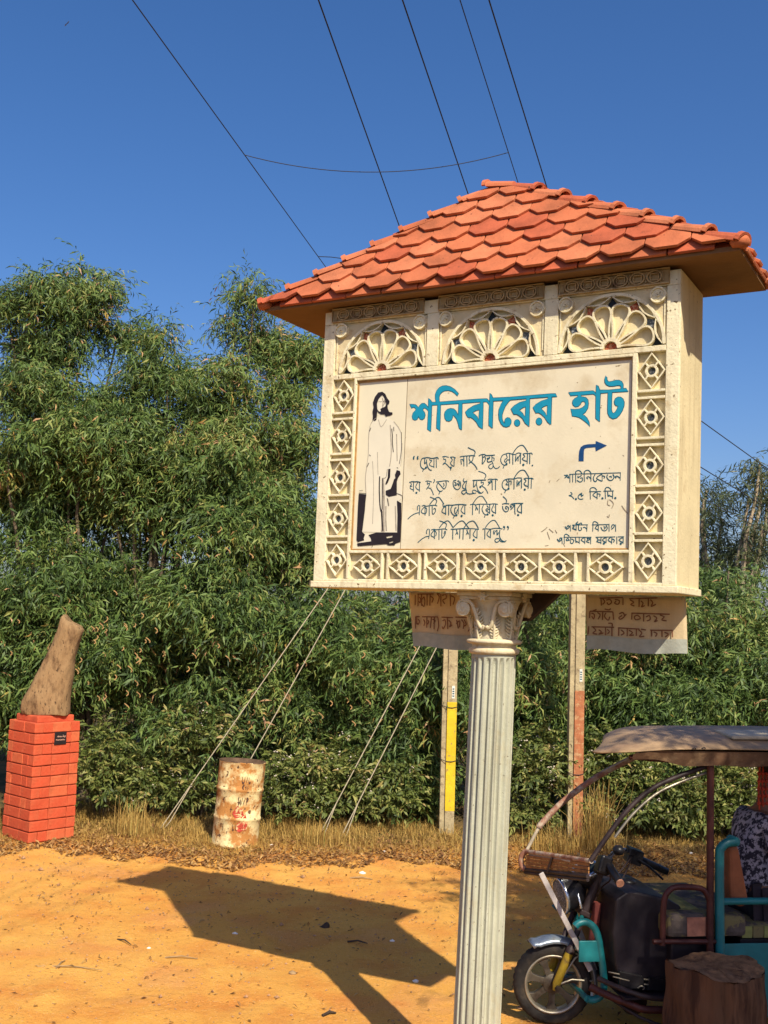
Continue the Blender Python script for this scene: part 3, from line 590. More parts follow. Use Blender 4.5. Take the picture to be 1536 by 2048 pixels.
fill(mb, S1([(180,1825),(270,1795),(500,1800),(505,1600),(500,1440),(550,1470),(548,1600),(535,1900),(480,1920),(470,1940),(400,1940),(380,1925),(60,1950),(50,1920),(210,1895),(205,1860)]), PZ2, [S1([(375,1840),(450,1828),(445,1850),(385,1862)]), S1([(405,1905),(458,1890),(450,1908),(415,1918)])])
for pts, w_ in (([(448,640),(455,720),(455,800),(465,900)], .004), ([(470,620),(472,668)], .003), ([(555,680),(556,800),(552,900),(530,1030)], .003), ([(310,1170),(305,1300),(310,1480),(322,1560)], .006), ([(340,1190),(338,1350),(335,1540)], .004),
                ([(325,1540),(330,1640),(340,1780)], .008), ([(320,345),(336,340)], .003), ([(352,345),(372,340),(384,350)], .004), ([(352,350),(356,385),(345,395)], .002), ([(322,428),(345,412),(362,412)], .004), ([(165,1070),(190,1020)], .004), ([(195,930),(210,945)], .003), ([(200,670),(215,630)], .004), ([(500,1070),(515,1080)], .003), ([(390,1410),(405,1500)], .003), ([(80,1330),(120,1325)], .002), ([(75,1355),(160,1362)], .003),
                ([(80,1480),(110,1440),(140,1450)], .002), ([(215,1960),(225,1940)], .003), ([(395,1090),(380,1180),(345,1190)], .002), ([(500,1360),(560,1390),(560,1450)], .003)):
    stroke(mb, S1(pts), w_, PZ2)
mb.build("portrait_print", black_print, root, recalc=False)["kind"] = "stuff"
PZ += 0.0017
# leafy scratches and chips on the panel
mb = MB()
for pts in ([(0,1640),(60,1600),(100,1560)], [(100,1640),(140,1760)], [(130,1590),(200,1650)], [(230,1610),(260,1660)], [(1090,1110),(1080,1190),(1120,1210)], [(1110,1110),(1160,1150),(1175,1190),(1150,1250)], [(1310,1210),(1350,1270),(1410,1340)], [(1070,1380),(1100,1400),(1110,1355)], [(1460,1440),(1490,1480)], [(250,820),(300,775)], [(130,840),(145,800)], [(1320,390),(1345,410)], [(60,1870),(120,1860)], [(360,1830),(385,1880)]):
    stroke(mb, S4(pts), .0032)
mb.build("panel_scratches", grey_print, root, recalc=False)["kind"] = "stuff"

# --- lattice tiles of the side and foot bands
def lattice(name, sc_, tc_, hw, hh, mirror=True):
    mb = MB(); r_w = 0.0095
    dm = [(sc_, tc_ + hh), (sc_ + hw, tc_), (sc_, tc_ - hh), (sc_ - hw, tc_)]
    mb.strip(dm, r_w, F, 0.001, 0.0298, closed=True)
    ro, ri = 0.031, 0.0195
    ring = [(sc_ + ro * math.cos(k * PI / 12), tc_ + ro * math.sin(k * PI / 12)) for k in range(24)]
    hole = [(sc_ + ri * math.cos(k * PI / 12), tc_ + ri * math.sin(k * PI / 12)) for k in range(24)]
    mb.prism(ring, F, 0.002, 0.0297, [hole])
    for (i, j) in ((0, 1), (1, 2), (2, 3), (3, 0)):
        mx_ = ((dm[i][0] + dm[j][0]) / 2, (dm[i][1] + dm[j][1]) / 2); dx_, dy_ = mx_[0] - sc_, mx_[1] - tc_; l_ = math.hypot(dx_, dy_)
        mb.strip([(sc_ + dx_ / l_ * ro * .93, tc_ + dy_ / l_ * ro * .93), (mx_[0] - dx_ / l_ * .003, mx_[1] - dy_ / l_ * .003)], 0.008, F, 0.0015, 0.0296)
    o = mb.build(name, cream, root, bevel=0.0012)
    mb = MB(); mb.prism([(sc_ + ri * .97 * math.cos(k * PI / 8), tc_ + ri * .97 * math.sin(k * PI / 8)) for k in range(16)], F, 0.021, 0.0292)
    mb.build("mirror_disc", glass_grey, o)
    return o
TCS = (0.134, 0.357, 0.580, 0.806, 1.027)
for (s0, s1), sc_ in ((CL, 0.137), (CR, 1.819)):
    for t_ in TCS: lattice("lattice_tile", sc_, t_, 0.0615, 0.083)
    for k in range(4):
        tm = (TCS[k] + TCS[k + 1]) / 2
        for q in (-0.0165, 0.0165): mb = MB(); mb.prism([(s0 + .001, tm + q - .006), (s1 - .001, tm + q - .006), (s1 - .001, tm + q + .006), (s0 + .001, tm + q + .006)], F, 0.0005, 0.0297); mb.build("tile_bar", cream, root, bevel=0.0015)
SCS = (0.326, 0.543, 0.763, 0.978, 1.194, 1.388, 1.616)
for s_ in SCS: lattice("lattice_tile", s_, 0.1045, 0.083, 0.0615)
for k in range(6):
    sm = (SCS[k] + SCS[k + 1]) / 2
    qs = (0,) if k == 4 else ((-0.032, 0.032) if k == 5 else (-0.018, 0.018))
    for q in qs: mb = MB(); mb.prism([(sm + q - .006, .036), (sm + q + .006, .036), (sm + q + .006, .1715), (sm + q - .006, .1715)], F, 0.0005, 0.0297); mb.build("tile_bar", cream, root, bevel=0.0015)

# --- fan windows
def fan(cx, s0, s1):
    T0, T1 = 1.1465, 1.4275; R = 0.262; ct = 1.152; HY = 0.268 / 0.262
    def P(r, a): return (cx + r * math.cos(a), ct + r * HY * math.sin(a))
    arc = [P(R, a * PI / 24) for a in range(25)]
    o = empty("fan_window"); o.parent = root
    mb = MB()
    # spandrels left and right of the arch, kept inside the bay
    ra = [p for p in arc if p[0] >= cx]; la = [p for p in arc if p[0] <= cx]
    ra = [(min(p[0], s1 - .002), p[1]) for p in ra]; la = [(max(p[0], s0 + .002), p[1]) for p in la]
    ra = [(p[0], min(p[1], T1 - .004)) for p in ra]; la = [(p[0], min(p[1], T1 - .004)) for p in la]
    mb.prism([(s1 - .001, T0)] + ra + [(cx, T1 - .001), (s1 - .001, T1 - .001)], F, 0.012, 0.0296)
    mb.prism([(s0 + .001, T0), (s0 + .001, T1 - .001), (cx, T1 - .001)] + la, F, 0.0122, 0.0296)
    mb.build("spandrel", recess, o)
    mb = MB()
    mb.strip([P(R - .004, a * PI / 32) for a in range(33)], 0.014, F, 0.0008, 0.0299)
    mb.strip([(s1 - .010, T0 + .03), (s1 - .010, T1 - .05)], 0.006, F, 0.006, 0.0121); mb.strip([(s0 + .010, T0 + .03), (s0 + .010, T1 - .05)], 0.006, F, 0.006, 0.0119)
    # petals
    rn = 0.207
    for k in range(6):
        a = math.radians(15 + 30 * k); pts = []
        prof = [(0.035, .000), (0.08, .012), (0.12, .026), (0.155, .041), (0.185, .043), (0.205, .030), (0.213, 0.0)]
        for r, w_ in prof: pts.append((r, w_))
        for r, w_ in reversed(prof[1:-1]): pts.append((r, -w_))
        loop = [(cx + r * math.cos(a) - w_ * math.sin(a), ct + (r * math.sin(a) + w_ * math.cos(a)) * HY) for r, w_ in pts]
        loop = [(p.x, p.y) for p in smooth_pts([(q[0], q[1], 0) for q in loop], 3, True)]
        mb.strip([(x, max(y, T0 + .004)) for x, y in loop], 0.0085, F, 0.0010 + .0001 * k, 0.0295, closed=True)
    # leaf shapes under the arch
    for k in range(6):
        a0 = math.radians(30 * k + 1); a1 = math.radians(30 * k + 29); am = (a0 + a1) / 2
        lp = [P(.247, a0), P(.2535, (a0 + am) / 2), P(.2545, am), P(.2535, (a1 + am) / 2), P(.247, a1), P(.229, (a1 + am) / 2), P(.222, am), P(.229, (a0 + am) / 2)]
        mb.strip([(x, max(y, T0 + .004)) for x, y in lp], 0.007, F, 0.0018 + .0001 * k, 0.0294, closed=True)
    mb.strip([P(.043, a * PI / 12) for a in range(13)], 0.018, F, 0.0002, 0.0298)
    mb.build("tracery", cream, o, bevel=0.0012)
    cols = [glass_dark, glass_grey, glass_red, glass_dark, glass_red, glass_grey, glass_dark]
    for k in range(7):
        a = math.radians(30 * k)
        q = [P(.172, a), P(.214, a + .115), P(.246, a), P(.214, a - .115)]
        if k in (0, 6):
            q = [P(.196, a), P(.222, abs(a - .16) if k == 6 else .16), P(.246, .02 if k == 0 else PI - .02)] if k == 0 else [P(.246, PI - .02), P(.222, PI - .16), P(.196, PI)]
        q = [(x, max(y, T0 + .003)) for x, y in q]
        m2 = MB(); m2.prism(q, F, 0.022, 0.0292); m2.build("glass_piece", cols[k], o)
    m2 = MB(); m2.prism([P(.033, a * PI / 10) for a in range(11)], F, 0.019, 0.0291); m2.build("glass_piece", glass_red, o)
    # medallions
    for c_ in ((s0 + .040, 1.388), (s1 - .040, 1.386)):
        m2 = MB()
        prof = [(0.0, -.004), (.030, -.004), (.032, -.012), (.038, -.012), (.040, -.007), (.040, .0115)]
        n = 28; vs = []
        for r, z in prof:
            for k in range(n): vs.append(F(c_[0] + r * math.cos(2 * PI * k / n), c_[1] + r * math.sin(2 * PI * k / n), z))
        fs = [(i * n + k, i * n + (k + 1) % n, (i + 1) * n + (k + 1) % n, (i + 1) * n + k) for i in range(len(prof) - 1) for k in range(n)]
        m2.add(vs, fs)
        for k in range(5):
            a = PI / 2 + k * 2 * PI / 5
            m2.strip([(c_[0] + .017 * math.cos(a) + .0085 * math.cos(a + u), c_[1] + .017 * math.sin(a) + .0085 * math.sin(a + u)) for u in [-2.3 + .46 * j for j in range(11)]], 0.0042, F, -0.0062, -0.0028)
        m2.strip([(c_[0] + .006 * math.cos(k * PI / 5), c_[1] + .006 * math.sin(k * PI / 5)) for k in range(10)], 0.004, F, -0.0125, -0.0028, closed=True)
        m2.build("medallion", cream, o)
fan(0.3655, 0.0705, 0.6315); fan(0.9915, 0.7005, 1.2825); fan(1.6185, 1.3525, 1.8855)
frieze_shade_mat = pmat("frieze_plaster_shade", (0.44, 0.31, 0.15), 0.9, 0.2, 14, 0.4, 50, col2=(0.18, 0.10, 0.05), mixs=22, thr=(0.52, 0.7))  # plaster browned so the colour carries the eave's shade over the reliefs
# --- frieze reliefs
for (s0, s1) in ((0.052, 0.613), (0.700, 1.278), (1.353, 1.899)):
    m2 = MB(); t0, t1 = 1.438, 1.508
    m2.strip([(s0, t0), (s1, t0), (s1, t1), (s0, t1)], 0.006, F, -0.016, -0.0002, closed=True)
    m2.prism([(s0 + .004, t0 + .004), (s1 - .004, t0 + .004), (s1 - .004, t1 - .004), (s0 + .004, t1 - .004)], F, -0.0025, -0.0003)
    n = 6; st_ = (s1 - s0 - .06) / n
    for k in range(n):
        cx_ = s0 + .03 + st_ * (k + .5)
        m2.strip([(cx_ + .034 * math.cos(j * PI / 12), (t0 + t1) / 2 + .028 * math.sin(j * PI / 12)) for j in range(24)], 0.006, F, -0.018, -0.0024, closed=True)
        m2.strip([(cx_ + .020 * math.cos(j * PI / 4) * (1 + .3 * (j % 2)), (t0 + t1) / 2 + .016 * math.sin(j * PI / 4) * (1 + .3 * (j % 2))) for j in range(8)], 0.0055, F, -0.016, -0.0024, closed=True)
        for (u, v_) in ((-.042, 0), (.042, .0)): m2.strip([(cx_ + u, t0 + .012), (cx_ + u * .9, t1 - .012)], .003, F, -0.013, -0.0024)
    m2.build("frieze_relief", frieze_shade_mat, root)

# --- roof: slab, tiles, hip caps
EV = 1.518; S0, S1r, D0, D1 = -0.338, 2.235, -0.102, 0.555; RG = 2.13; RL = 0.055
rc = ((S0 + S1r) / 2, (D0 + D1) / 2); rcs = rc[0] - 0.010
mb = MB()
T_ = 0.022
vs = [F(S0, EV, D0), F(S1r, EV, D0), F(S1r, EV, D1), F(S0, EV, D1), F(S0, EV + T_, D0), F(S1r, EV + T_, D0), F(S1r, EV + T_, D1), F(S0, EV + T_, D1)]
mb.add(vs, [(0, 3, 2, 1), (0, 1, 5, 4), (1, 2, 6, 5), (2, 3, 7, 6), (3, 0, 4, 7), (4, 5, 6, 7)])
mb.build("soffit_slab", soffit_mat, root)
RA = (rcs - RL, rc[1]); RB = (rcs + RL, rc[1])
mb = MB()
i_ = 0.012
vs = [F(S0 + i_, EV + T_ + .001, D0 + i_), F(S1r - i_, EV + T_ + .001, D0 + i_), F(S1r - i_, EV + T_ + .001, D1 - i_), F(S0 + i_, EV + T_ + .001, D1 - i_), F(RA[0], RG - .02, RA[1]), F(RB[0], RG - .02, RB[1])]
mb.add(vs, [(0, 1, 5, 4), (1, 2, 5), (2, 3, 4, 5), (3, 0, 4), (0, 3, 2, 1)])
mb.build("roof_core", terra_c, root)
def V3(s, t, d): return Vector(F(s, t, d))
corner = {k: V3(*v) for k, v in {"fl": (S0, EV + .020, D0), "fr": (S1r, EV + .020, D0), "br": (S1r, EV + .020, D1), "bl": (S0, EV + .020, D1)}.items()}
ridge = {"a": V3(RA[0], RG, RA[1]), "b": V3(RB[0], RG, RB[1])}
def clip(poly, trap):
    out = poly
    n = len(trap)
    for i in range(n):
        a, b_ = trap[i], trap[(i + 1) % n]; inp = out; out = []
        if not inp: return []
        def side(p): return (b_[0] - a[0]) * (p[1] - a[1]) - (b_[1] - a[1]) * (p[0] - a[0])
        for j in range(len(inp)):
            p, q = inp[j], inp[(j + 1) % len(inp)]; sp, sq = side(p), side(q)
            if sp >= 0: out.append(p)
            if (sp >= 0) != (sq >= 0):
                t = sp / (sp - sq); out.append((p[0] + (q[0] - p[0]) * t, p[1] + (q[1] - p[1]) * t))
    return out
def poly_area(p): return abs(sum(p[i][0] * p[(i + 1) % len(p)][1] - p[(i + 1) % len(p)][0] * p[i][1] for i in range(len(p)))) / 2
def tile_slope(A, B_, C_, D_2, ncol, nrow, seed):
    """A-B the eave left to right seen from outside, C right top, D left top"""
    rnd = random.Random(seed)
    u = (B_ - A); LW = u.length; u.normalize()
    mid = (D_2 + C_) / 2 - A; v = mid - u * mid.dot(u); LH = v.length; v.normalize(); nrm = u.cross(v).normalized()
    if nrm.z < 0: nrm = -nrm
    loc = lambda P: ((P - A).dot(u), (P - A).dot(v))
    trap = [loc(A), loc(B_), loc(C_), loc(D_2)]
    if poly_area([trap[0], trap[1], trap[2], trap[3]]) == 0: return
    area2 = sum(trap[i][0] * trap[(i + 1) % 4][1] - trap[(i + 1) % 4][0] * trap[i][1] for i in range(4))
    if area2 < 0: trap.reverse()
    trap = [(p[0], p[1] - (0.03 if p[1] < 0.01 else 0)) for p in trap]
    w = LW / ncol; h = LH / nrow; made = 0
    for r in range(-1, nrow):
        off = 0.5 * (r % 2)
        for c_ in range(-1, ncol + 1):
            x = (c_ + 0.5 + off) * w + rnd.uniform(-.003, .003); b0 = (r * h if r >= 0 else -0.012) + rnd.uniform(-.003, .003); g = .0025
            if r >= 0:
                poly = [(x - w / 2 + g, b0 + .048), (x - w * .24, b0), (x + w * .24, b0), (x + w / 2 - g, b0 + .048), (x + w / 2 - g, b0 + 1.9 * h), (x - w / 2 + g, b0 + 1.9 * h)]
            else:
                poly = [(x - w / 2 + g, b0), (x + w / 2 - g, b0), (x + w / 2 - g, b0 + h * 1.2), (x - w / 2 + g, b0 + h * 1.2)]
            pc = clip(poly, trap)
            if len(pc) < 3 or poly_area(pc) < w * h * 0.10: continue
            Ln = 2 * h
            lift = (lambda bb: .034 * (1 - (bb - b0) / Ln)) if r >= 0 else (lambda bb: 0.001)
            th = .017 if r >= 0 else .016
            tw = rnd.uniform(-.002, .002)
            fn = lambda a_, b2, c2: tuple(A + u * a_ + v * b2 + nrm * (lift(b2) + c2 + tw + .002))
            m2 = MB(); m2.prism(pc, fn, 0.0, th)
            m2.build("roof_tile", rnd.choice([terra, terra, terra_b, terra_c]), root, bevel=0.003); made += 1
    return made
tile_slope(corner["fl"], corner["fr"], ridge["b"], ridge["a"], 12, 7, 1)
tile_slope(corner["fr"], corner["br"], ridge["b"] + Vector((0, .001, 0)), ridge["b"] - Vector((0, .001, 0)), 4, 7, 2)
tile_slope(corner["br"], corner["bl"], ridge["a"], ridge["b"], 12, 7, 3)
tile_slope(corner["bl"], corner["fl"], ridge["a"] - Vector((0, .001, 0)), ridge["a"] + Vector((0, .001, 0)), 4, 7, 4)
def cap_run(P, Q, n, rnd, up):
    d = (Q - P); Ln = d.length; d.normalize(); side = d.cross(up).normalized(); nn = side.cross(d).normalized()
    st = Ln / n
    for k in range(n):
        a = P + d * (k * st - .014); m2 = MB(); vs = []; m = 9
        jr = rnd.uniform(-.004, .004)
        # lower lip, body, upper end (slides under the next cap)
        secs = [(0.0, .060, .028), (0.022, .060, .028), (0.023, .055, .021), (st * 1.08, .047, .003)]
        for (x, r, lf) in secs:
            for j in range(m):
                an = PI * j / (m - 1) ; vs.append(tuple(a + d * x + side * (math.cos(an) * (r + jr)) + nn * (math.sin(an) * r * .80 + lf - .012)))
        for (x, r, lf) in secs:
            for j in range(m):
                an = PI * j / (m - 1); vs.append(tuple(a + d * x + side * (math.cos(an) * (r - .012 + jr)) + nn * (math.sin(an) * (r - .014) * .80 + lf - .014)))
        ns = len(secs); fs = []
        for i in range(ns - 1):
            for j in range(m - 1):
                q = i * m + j; fs.append((q, q + 1, q + m + 1, q + m)); q2 = q + ns * m; fs.append((q2, q2 + m, q2 + m + 1, q2 + 1))
        o0, o1 = 0, ns * m
        for j in range(m - 1):
            fs.append((o0 + j, o1 + j, o1 + j + 1, o0 + j + 1)); e = (ns - 1) * m; fs.append((o0 + e + j, o0 + e + j + 1, o1 + e + j + 1, o1 + e + j))
        for i in range(ns - 1):
            fs.append((i * m, (i + 1) * m, o1 + (i + 1) * m, o1 + i * m)); fs.append((i * m + m - 1, o1 + i * m + m - 1, o1 + (i + 1) * m + m - 1, (i + 1) * m + m - 1))
        m2.add(vs, fs); m2.build("hip_cap", rnd.choice([terra, terra_b, terra_c, terra]), root)
rn_ = random.Random(5)
for a, b_ in (("fl", "a"), ("bl", "a"), ("fr", "b"), ("br", "b")):
    cap_run(corner[a], ridge[b_], 8, rn_, Vector((0, 0, 1)))
cap_run(ridge["a"] + Vector((-.03, 0, .004)), ridge["b"] + Vector((.02, 0, .004)), 1, rn_, Vector((0, 0, 1)))
# plaster cone under each hip end
for k in corner:
    mb = MB(); mb.lathe([(0, -.010), (.034, -.006), (.046, .016), (.036, .038), (0, .046)], 14, tuple(corner[k])); mb.build("hip_end", terra, root)

# --- column
def colx(z):        # the column leans a little
    return 0.006 + 0.026 * (z - 0.0)
mb = MB(); n = 160; rows = [(0.30, 0), (0.36, 1), (1.2, 1), (2.10, 1), (2.185, 1), (2.200, .75), (2.210, .35), (2.218, 0), (2.235, 0)]
vs = []
for (z, dep) in rows:
    R_ = 0.1185 - 0.0050 * (z / 2.2)
    for k in range(n):
        a = 2 * PI * k / n; ph = (k % 8) / 8.0
        fl = math.sin(PI * min(1, max(0, (ph - .14) / .72))) ** 0.7 if .14 < ph < .86 else 0
        r = R_ - 0.0165 * fl * dep
        vs.append((colx(z) + r * math.cos(a), r * math.sin(a), z))
fs = [(i * n + k, i * n + (k + 1) % n, (i + 1) * n + (k + 1) % n, (i + 1) * n + k) for i in range(len(rows) - 1) for k in range(n)]
mb.add(vs, fs); mb.build("column_shaft", white_col, root)
mb = MB(); mb.lathe([(0.20, 0), (0.20, .07), (.185, .085), (.165, .10), (.175, .13), (.172, .17), (.15, .19), (.14, .205), (.15, .23), (.145, .26), (.128, .275), (.122, .305)], 40, (colx(.15), 0, 0))
mb.build("column_base", white_col, root)
zc = 2.235; cx0 = colx(2.25)
mb = MB(); mb.lathe([(.112, -.004), (.126, .002), (.131, .014), (.126, .026), (.113, .032), (.113, .046), (.136, .052), (.142, .060), (.138, .070), (.112, .076)], 48, (cx0, 0, zc))
mb.build("neck_rings", cap_mat, root)
zb = zc + .076
mb = MB(); mb.lathe([(.104, 0), (.105, .08), (.112, .14), (.128, .185), (.140, .196)], 40, (cx0, 0, zb)); mb.build("capital_bell", cap_mat, root)
# acanthus leaves round the bell
rl = random.Random(11)
for k in range(8):
    a = PI / 8 + k * PI / 4
    er = Vector((math.cos(a), math.sin(a), 0)); et = Vector((-math.sin(a), math.cos(a), 0)); m2 = MB()
    hgt = .135 if k % 2 else .12
    rows_ = 9
    for j in range(rows_):
        f_ = j / (rows_ - 1); wv = .032 * math.sin(PI * (0.18 + .75 * f_)) ; rr_ = .108 + .010 * math.sin(PI * f_) + (.022 * max(0, f_ - .75) / .25)
        c0 = Vector((cx0, 0, zb + hgt * f_)) + er * rr_
        for sgn in (-1, 1):
            m2.tube([c0, c0 + et * sgn * wv * .6 + Vector((0, 0, .008)) - er * .002, c0 + et * sgn * wv + Vector((0, 0, .020)) - er * .006], [.0065, .0065, .003], 6)
    m2.tube([Vector((cx0, 0, zb + hgt * q)) + er * (.112 + .010 * math.sin(PI * q) + .02 * max(0, q - .75) / .25) for q in (0, .3, .6, .85, 1)], [.007, .007, .007, .008, .006], 6)
    m2.build("acanthus_leaf", cap_mat, root)
# volutes on the four corners, two spirals per side
for q in range(4):
    a = -PI / 2 + q * PI / 2; er = Vector((math.cos(a), math.sin(a), 0)); et = Vector((-math.sin(a), math.cos(a), 0))
    for sgn in (-1, 1):
        ctr = Vector((cx0, 0, zb + .150)) + er * .138 + et * sgn * .112
        pts = []; rad = []
        for j in range(34):
            th = j / 33 * 2.25 * 2 * PI; r = .036 * (1 - j / 33) + .004
            an = PI / 2 - th
            pts.append(ctr + et * (sgn * r * math.cos(an)) * -1 * -1 + Vector((0, 0, r * math.sin(an))) + er * (.010 * j / 33)); rad.append(.0075 - .003 * j / 33)
        pts = [ctr + et * sgn * (.040 * (1 - j / 33) + .003) * math.sin(-j / 33 * 2.2 * 2 * PI) * -1 + Vector((0, 0, (.040 * (1 - j / 33) + .003) * math.cos(j / 33 * 2.2 * 2 * PI))) + er * (.012 * j / 33) for j in range(34)]
        m2 = MB(); m2.tube(pts, rad, 8)
        m2.lathe([(0, -.012), (.034, -.012), (.034, .004), (.03, .010), (0, .012)], 20, (0, 0, 0))
        # turn the disc to face outwards
        dv = m2.v[-5 * 20:]; m2.v = m2.v[:-5 * 20] + [tuple(ctr + er * p[2] + et * p[0] + Vector((0, 0, p[1]))) for p in dv]
        tail = smooth_pts([ctr + Vector((0, 0, .040)), ctr + Vector((0, 0, .030)) - et * sgn * .038, ctr + Vector((0, 0, -.02)) - et * sgn * .060 - er * .008, ctr + Vector((0, 0, -.08)) - et * sgn * .078 - er * .018, ctr + Vector((0, 0, -.098)) - et * sgn * .098 - er * .018, ctr + Vector((0, 0, -.085)) - et * sgn * .106 - er * .016], 4)
        m2.tube(tail, .0095, 8)
        m2.build("volute", cap_mat, root)
    m2 = MB(); fc = Vector((cx0, 0, zb + .212)) + er * .160
    for j in range(6):
        an = j * PI / 3; p = fc + et * math.cos(an) * .013 + Vector((0, 0, math.sin(an) * .013)); p2 = fc + et * math.cos(an) * .026 + Vector((0, 0, math.sin(an) * .026))
        m2.tube([fc, p, p2], [.005, .009, .004], 8)
    m2.tube([fc - er * .01, fc + er * .008], .007, 8); m2.build("flower", cap_mat, root)
mb = MB()
for (z0, z1, hw) in ((.196, .214, .138), (.2145, .236, .150), (.2365, .2535, .163)):
    mb.box(cx0 - hw, cx0 + hw, -hw, hw, zb + z0, zb + z1)
mb.build("abacus", cap_mat, root, bevel=0.004)
# dark wedge added behind the capital, the board's shade put into its colour
mb = MB()
mb.prism([(0.99, -0.013), (1.26, -0.013), (1.20, -0.07), (1.10, -0.155), (1.02, -0.165), (0.99, -0.12)], F, .36, .425)
mb.build("shade_wedge", pmat("wedge_shade", (0.05, 0.030, 0.022), 0.9, 0.4, 9, 0.6, 30), root, bevel=.006)

# --- two lettered cloth banners tied under the board
def banner(name, label, corners_px, s0, s1, tlow, inkstrokes, shp, hem_t):
    DB = 0.465
    o = empty(name, root.location, -YAW); tag(o, label, "banner", "lettered cloths hanging under the board")
    n, m = 26, 12; vs = []
    def wav(u, v): return 0.010 * math.sin(u * 7 + v * 2) * v + 0.006 * math.sin(u * 19) * v
    def bot(u): return tlow + 0.009 * math.sin(u * 6.5 + 1) + 0.008 * u * (1 - u) * 4
    G = []
    for j in range(m + 1):
        for i in range(n + 1):
            u = i / n; v = j / m; s = s0 + (s1 - s0) * u + shp * v; t = -0.014 + (bot(u) + 0.014) * v
            G.append(F(s, t, DB + wav(u, v)))
    f1 = [(j * (n + 1) + i, j * (n + 1) + i + 1, (j + 1) * (n + 1) + i + 1, (j + 1) * (n + 1) + i) for j in range(m) for i in range(n)]
    mb = MB(); mb.add(G, f1, True); ob = mb.build("cloth", banner_mat, o, recalc=False)
    sd = ob.modifiers.new("thick", 'SOLIDIFY'); sd.thickness = 0.003; sd.offset = 1
    jh = 9; G2 = [(p[0], p[1] - .0045, p[2] - .001) for p in G[jh * (n + 1) + 0:]]
    f2 = [(j * (n + 1) + i, j * (n + 1) + i + 1, (j + 1) * (n + 1) + i + 1, (j + 1) * (n + 1) + i) for j in range(m - jh) for i in range(n)]
    mb = MB(); mb.add(G2, f2, True); mb.build("hem", banner_hem, o, recalc=False)
    M = homog(corners_px, [(s0, -.014), (s1, -.014), (s1 + shp, tlow), (s0 + shp, tlow)])
    mb = MB()
    for S_, pts in inkstrokes:
        ox, oy, sc = S_; q = [M(ox + x / sc, oy + y / sc) for x, y in pts]
        p = smooth_pts([(a, b2, 0) for a, b2 in q], 3) if len(q) > 2 else [Vector((a, b2, 0)) for a, b2 in q]
        def fb(a, b2, c2):
            u = min(1, max(0, (a - s0) / (s1 - s0))); v = min(1, max(0, b2 / tlow)); w_ = F(a, b2, DB + wav(u, v)); return (w_[0], w_[1] - c2, w_[2])
        z = .0065 + lvl(); mb.strip([(k.x, k.y) for k in p], .0065, fb, lambda i: z + .00001 * i, None)
    mb.build("banner_lettering", banner_ink, o, recalc=False)["kind"] = "stuff"
    mb = MB(); 
    for s_ in (s0 + .02, (s0 + s1) / 2, s1 - .02): mb.tube([F(s_, -.03, DB - .004), F(s_, -.004, DB - .012)], .003, 6)
    mb.build("tie", rope_mat, o)
BL = (800, 1175, 9.6); BR = (1150, 1180, 6.4)
ls = [[(340,155),(680,150)],[(740,130),(800,150)],[(295,170),(290,380)],[(360,160),(350,400)],[(430,160),(430,390)],[(545,150),(545,380)],[(610,160),(600,380)],[(825,150),(820,390)],[(380,220),(410,250),(400,330),(370,300)],[(450,260),(480,210),(500,290),(480,400),(440,360)],[(620,200),(670,240),(640,320)],[(750,150),(790,200),(770,290),(750,340)],[(850,180),(920,160),(930,230),(860,270),(900,340)],[(1000,180),(1090,220),(1060,350)],[(1010,150),(1010,380)],
 [(300,600),(390,600)],[(440,600),(760,590)],[(830,590),(1050,590)],[(1090,580),(1310,580)],[(295,600),(290,830)],[(320,600),(320,750)],[(540,610),(540,800)],[(630,600),(610,800)],[(685,600),(680,820)],[(755,600),(770,750),(740,850)],[(945,590),(950,800)],[(1320,590),(1330,760),(1290,820)],[(350,650),(385,690),(350,750),(330,720)],[(470,650),(500,700),(480,770)],[(560,660),(580,690),(550,740)],[(650,640),(700,660),(670,720)],[(850,660),(900,640),(910,720),(860,800),(840,760)],[(970,640),(1010,690),(980,760),(1030,720)],[(1110,630),(1130,780)],[(1100,700),(1160,640),(1150,760)],[(1190,620),(1230,680),(1210,780)],[(1240,620),(1270,700),(1220,740)]]
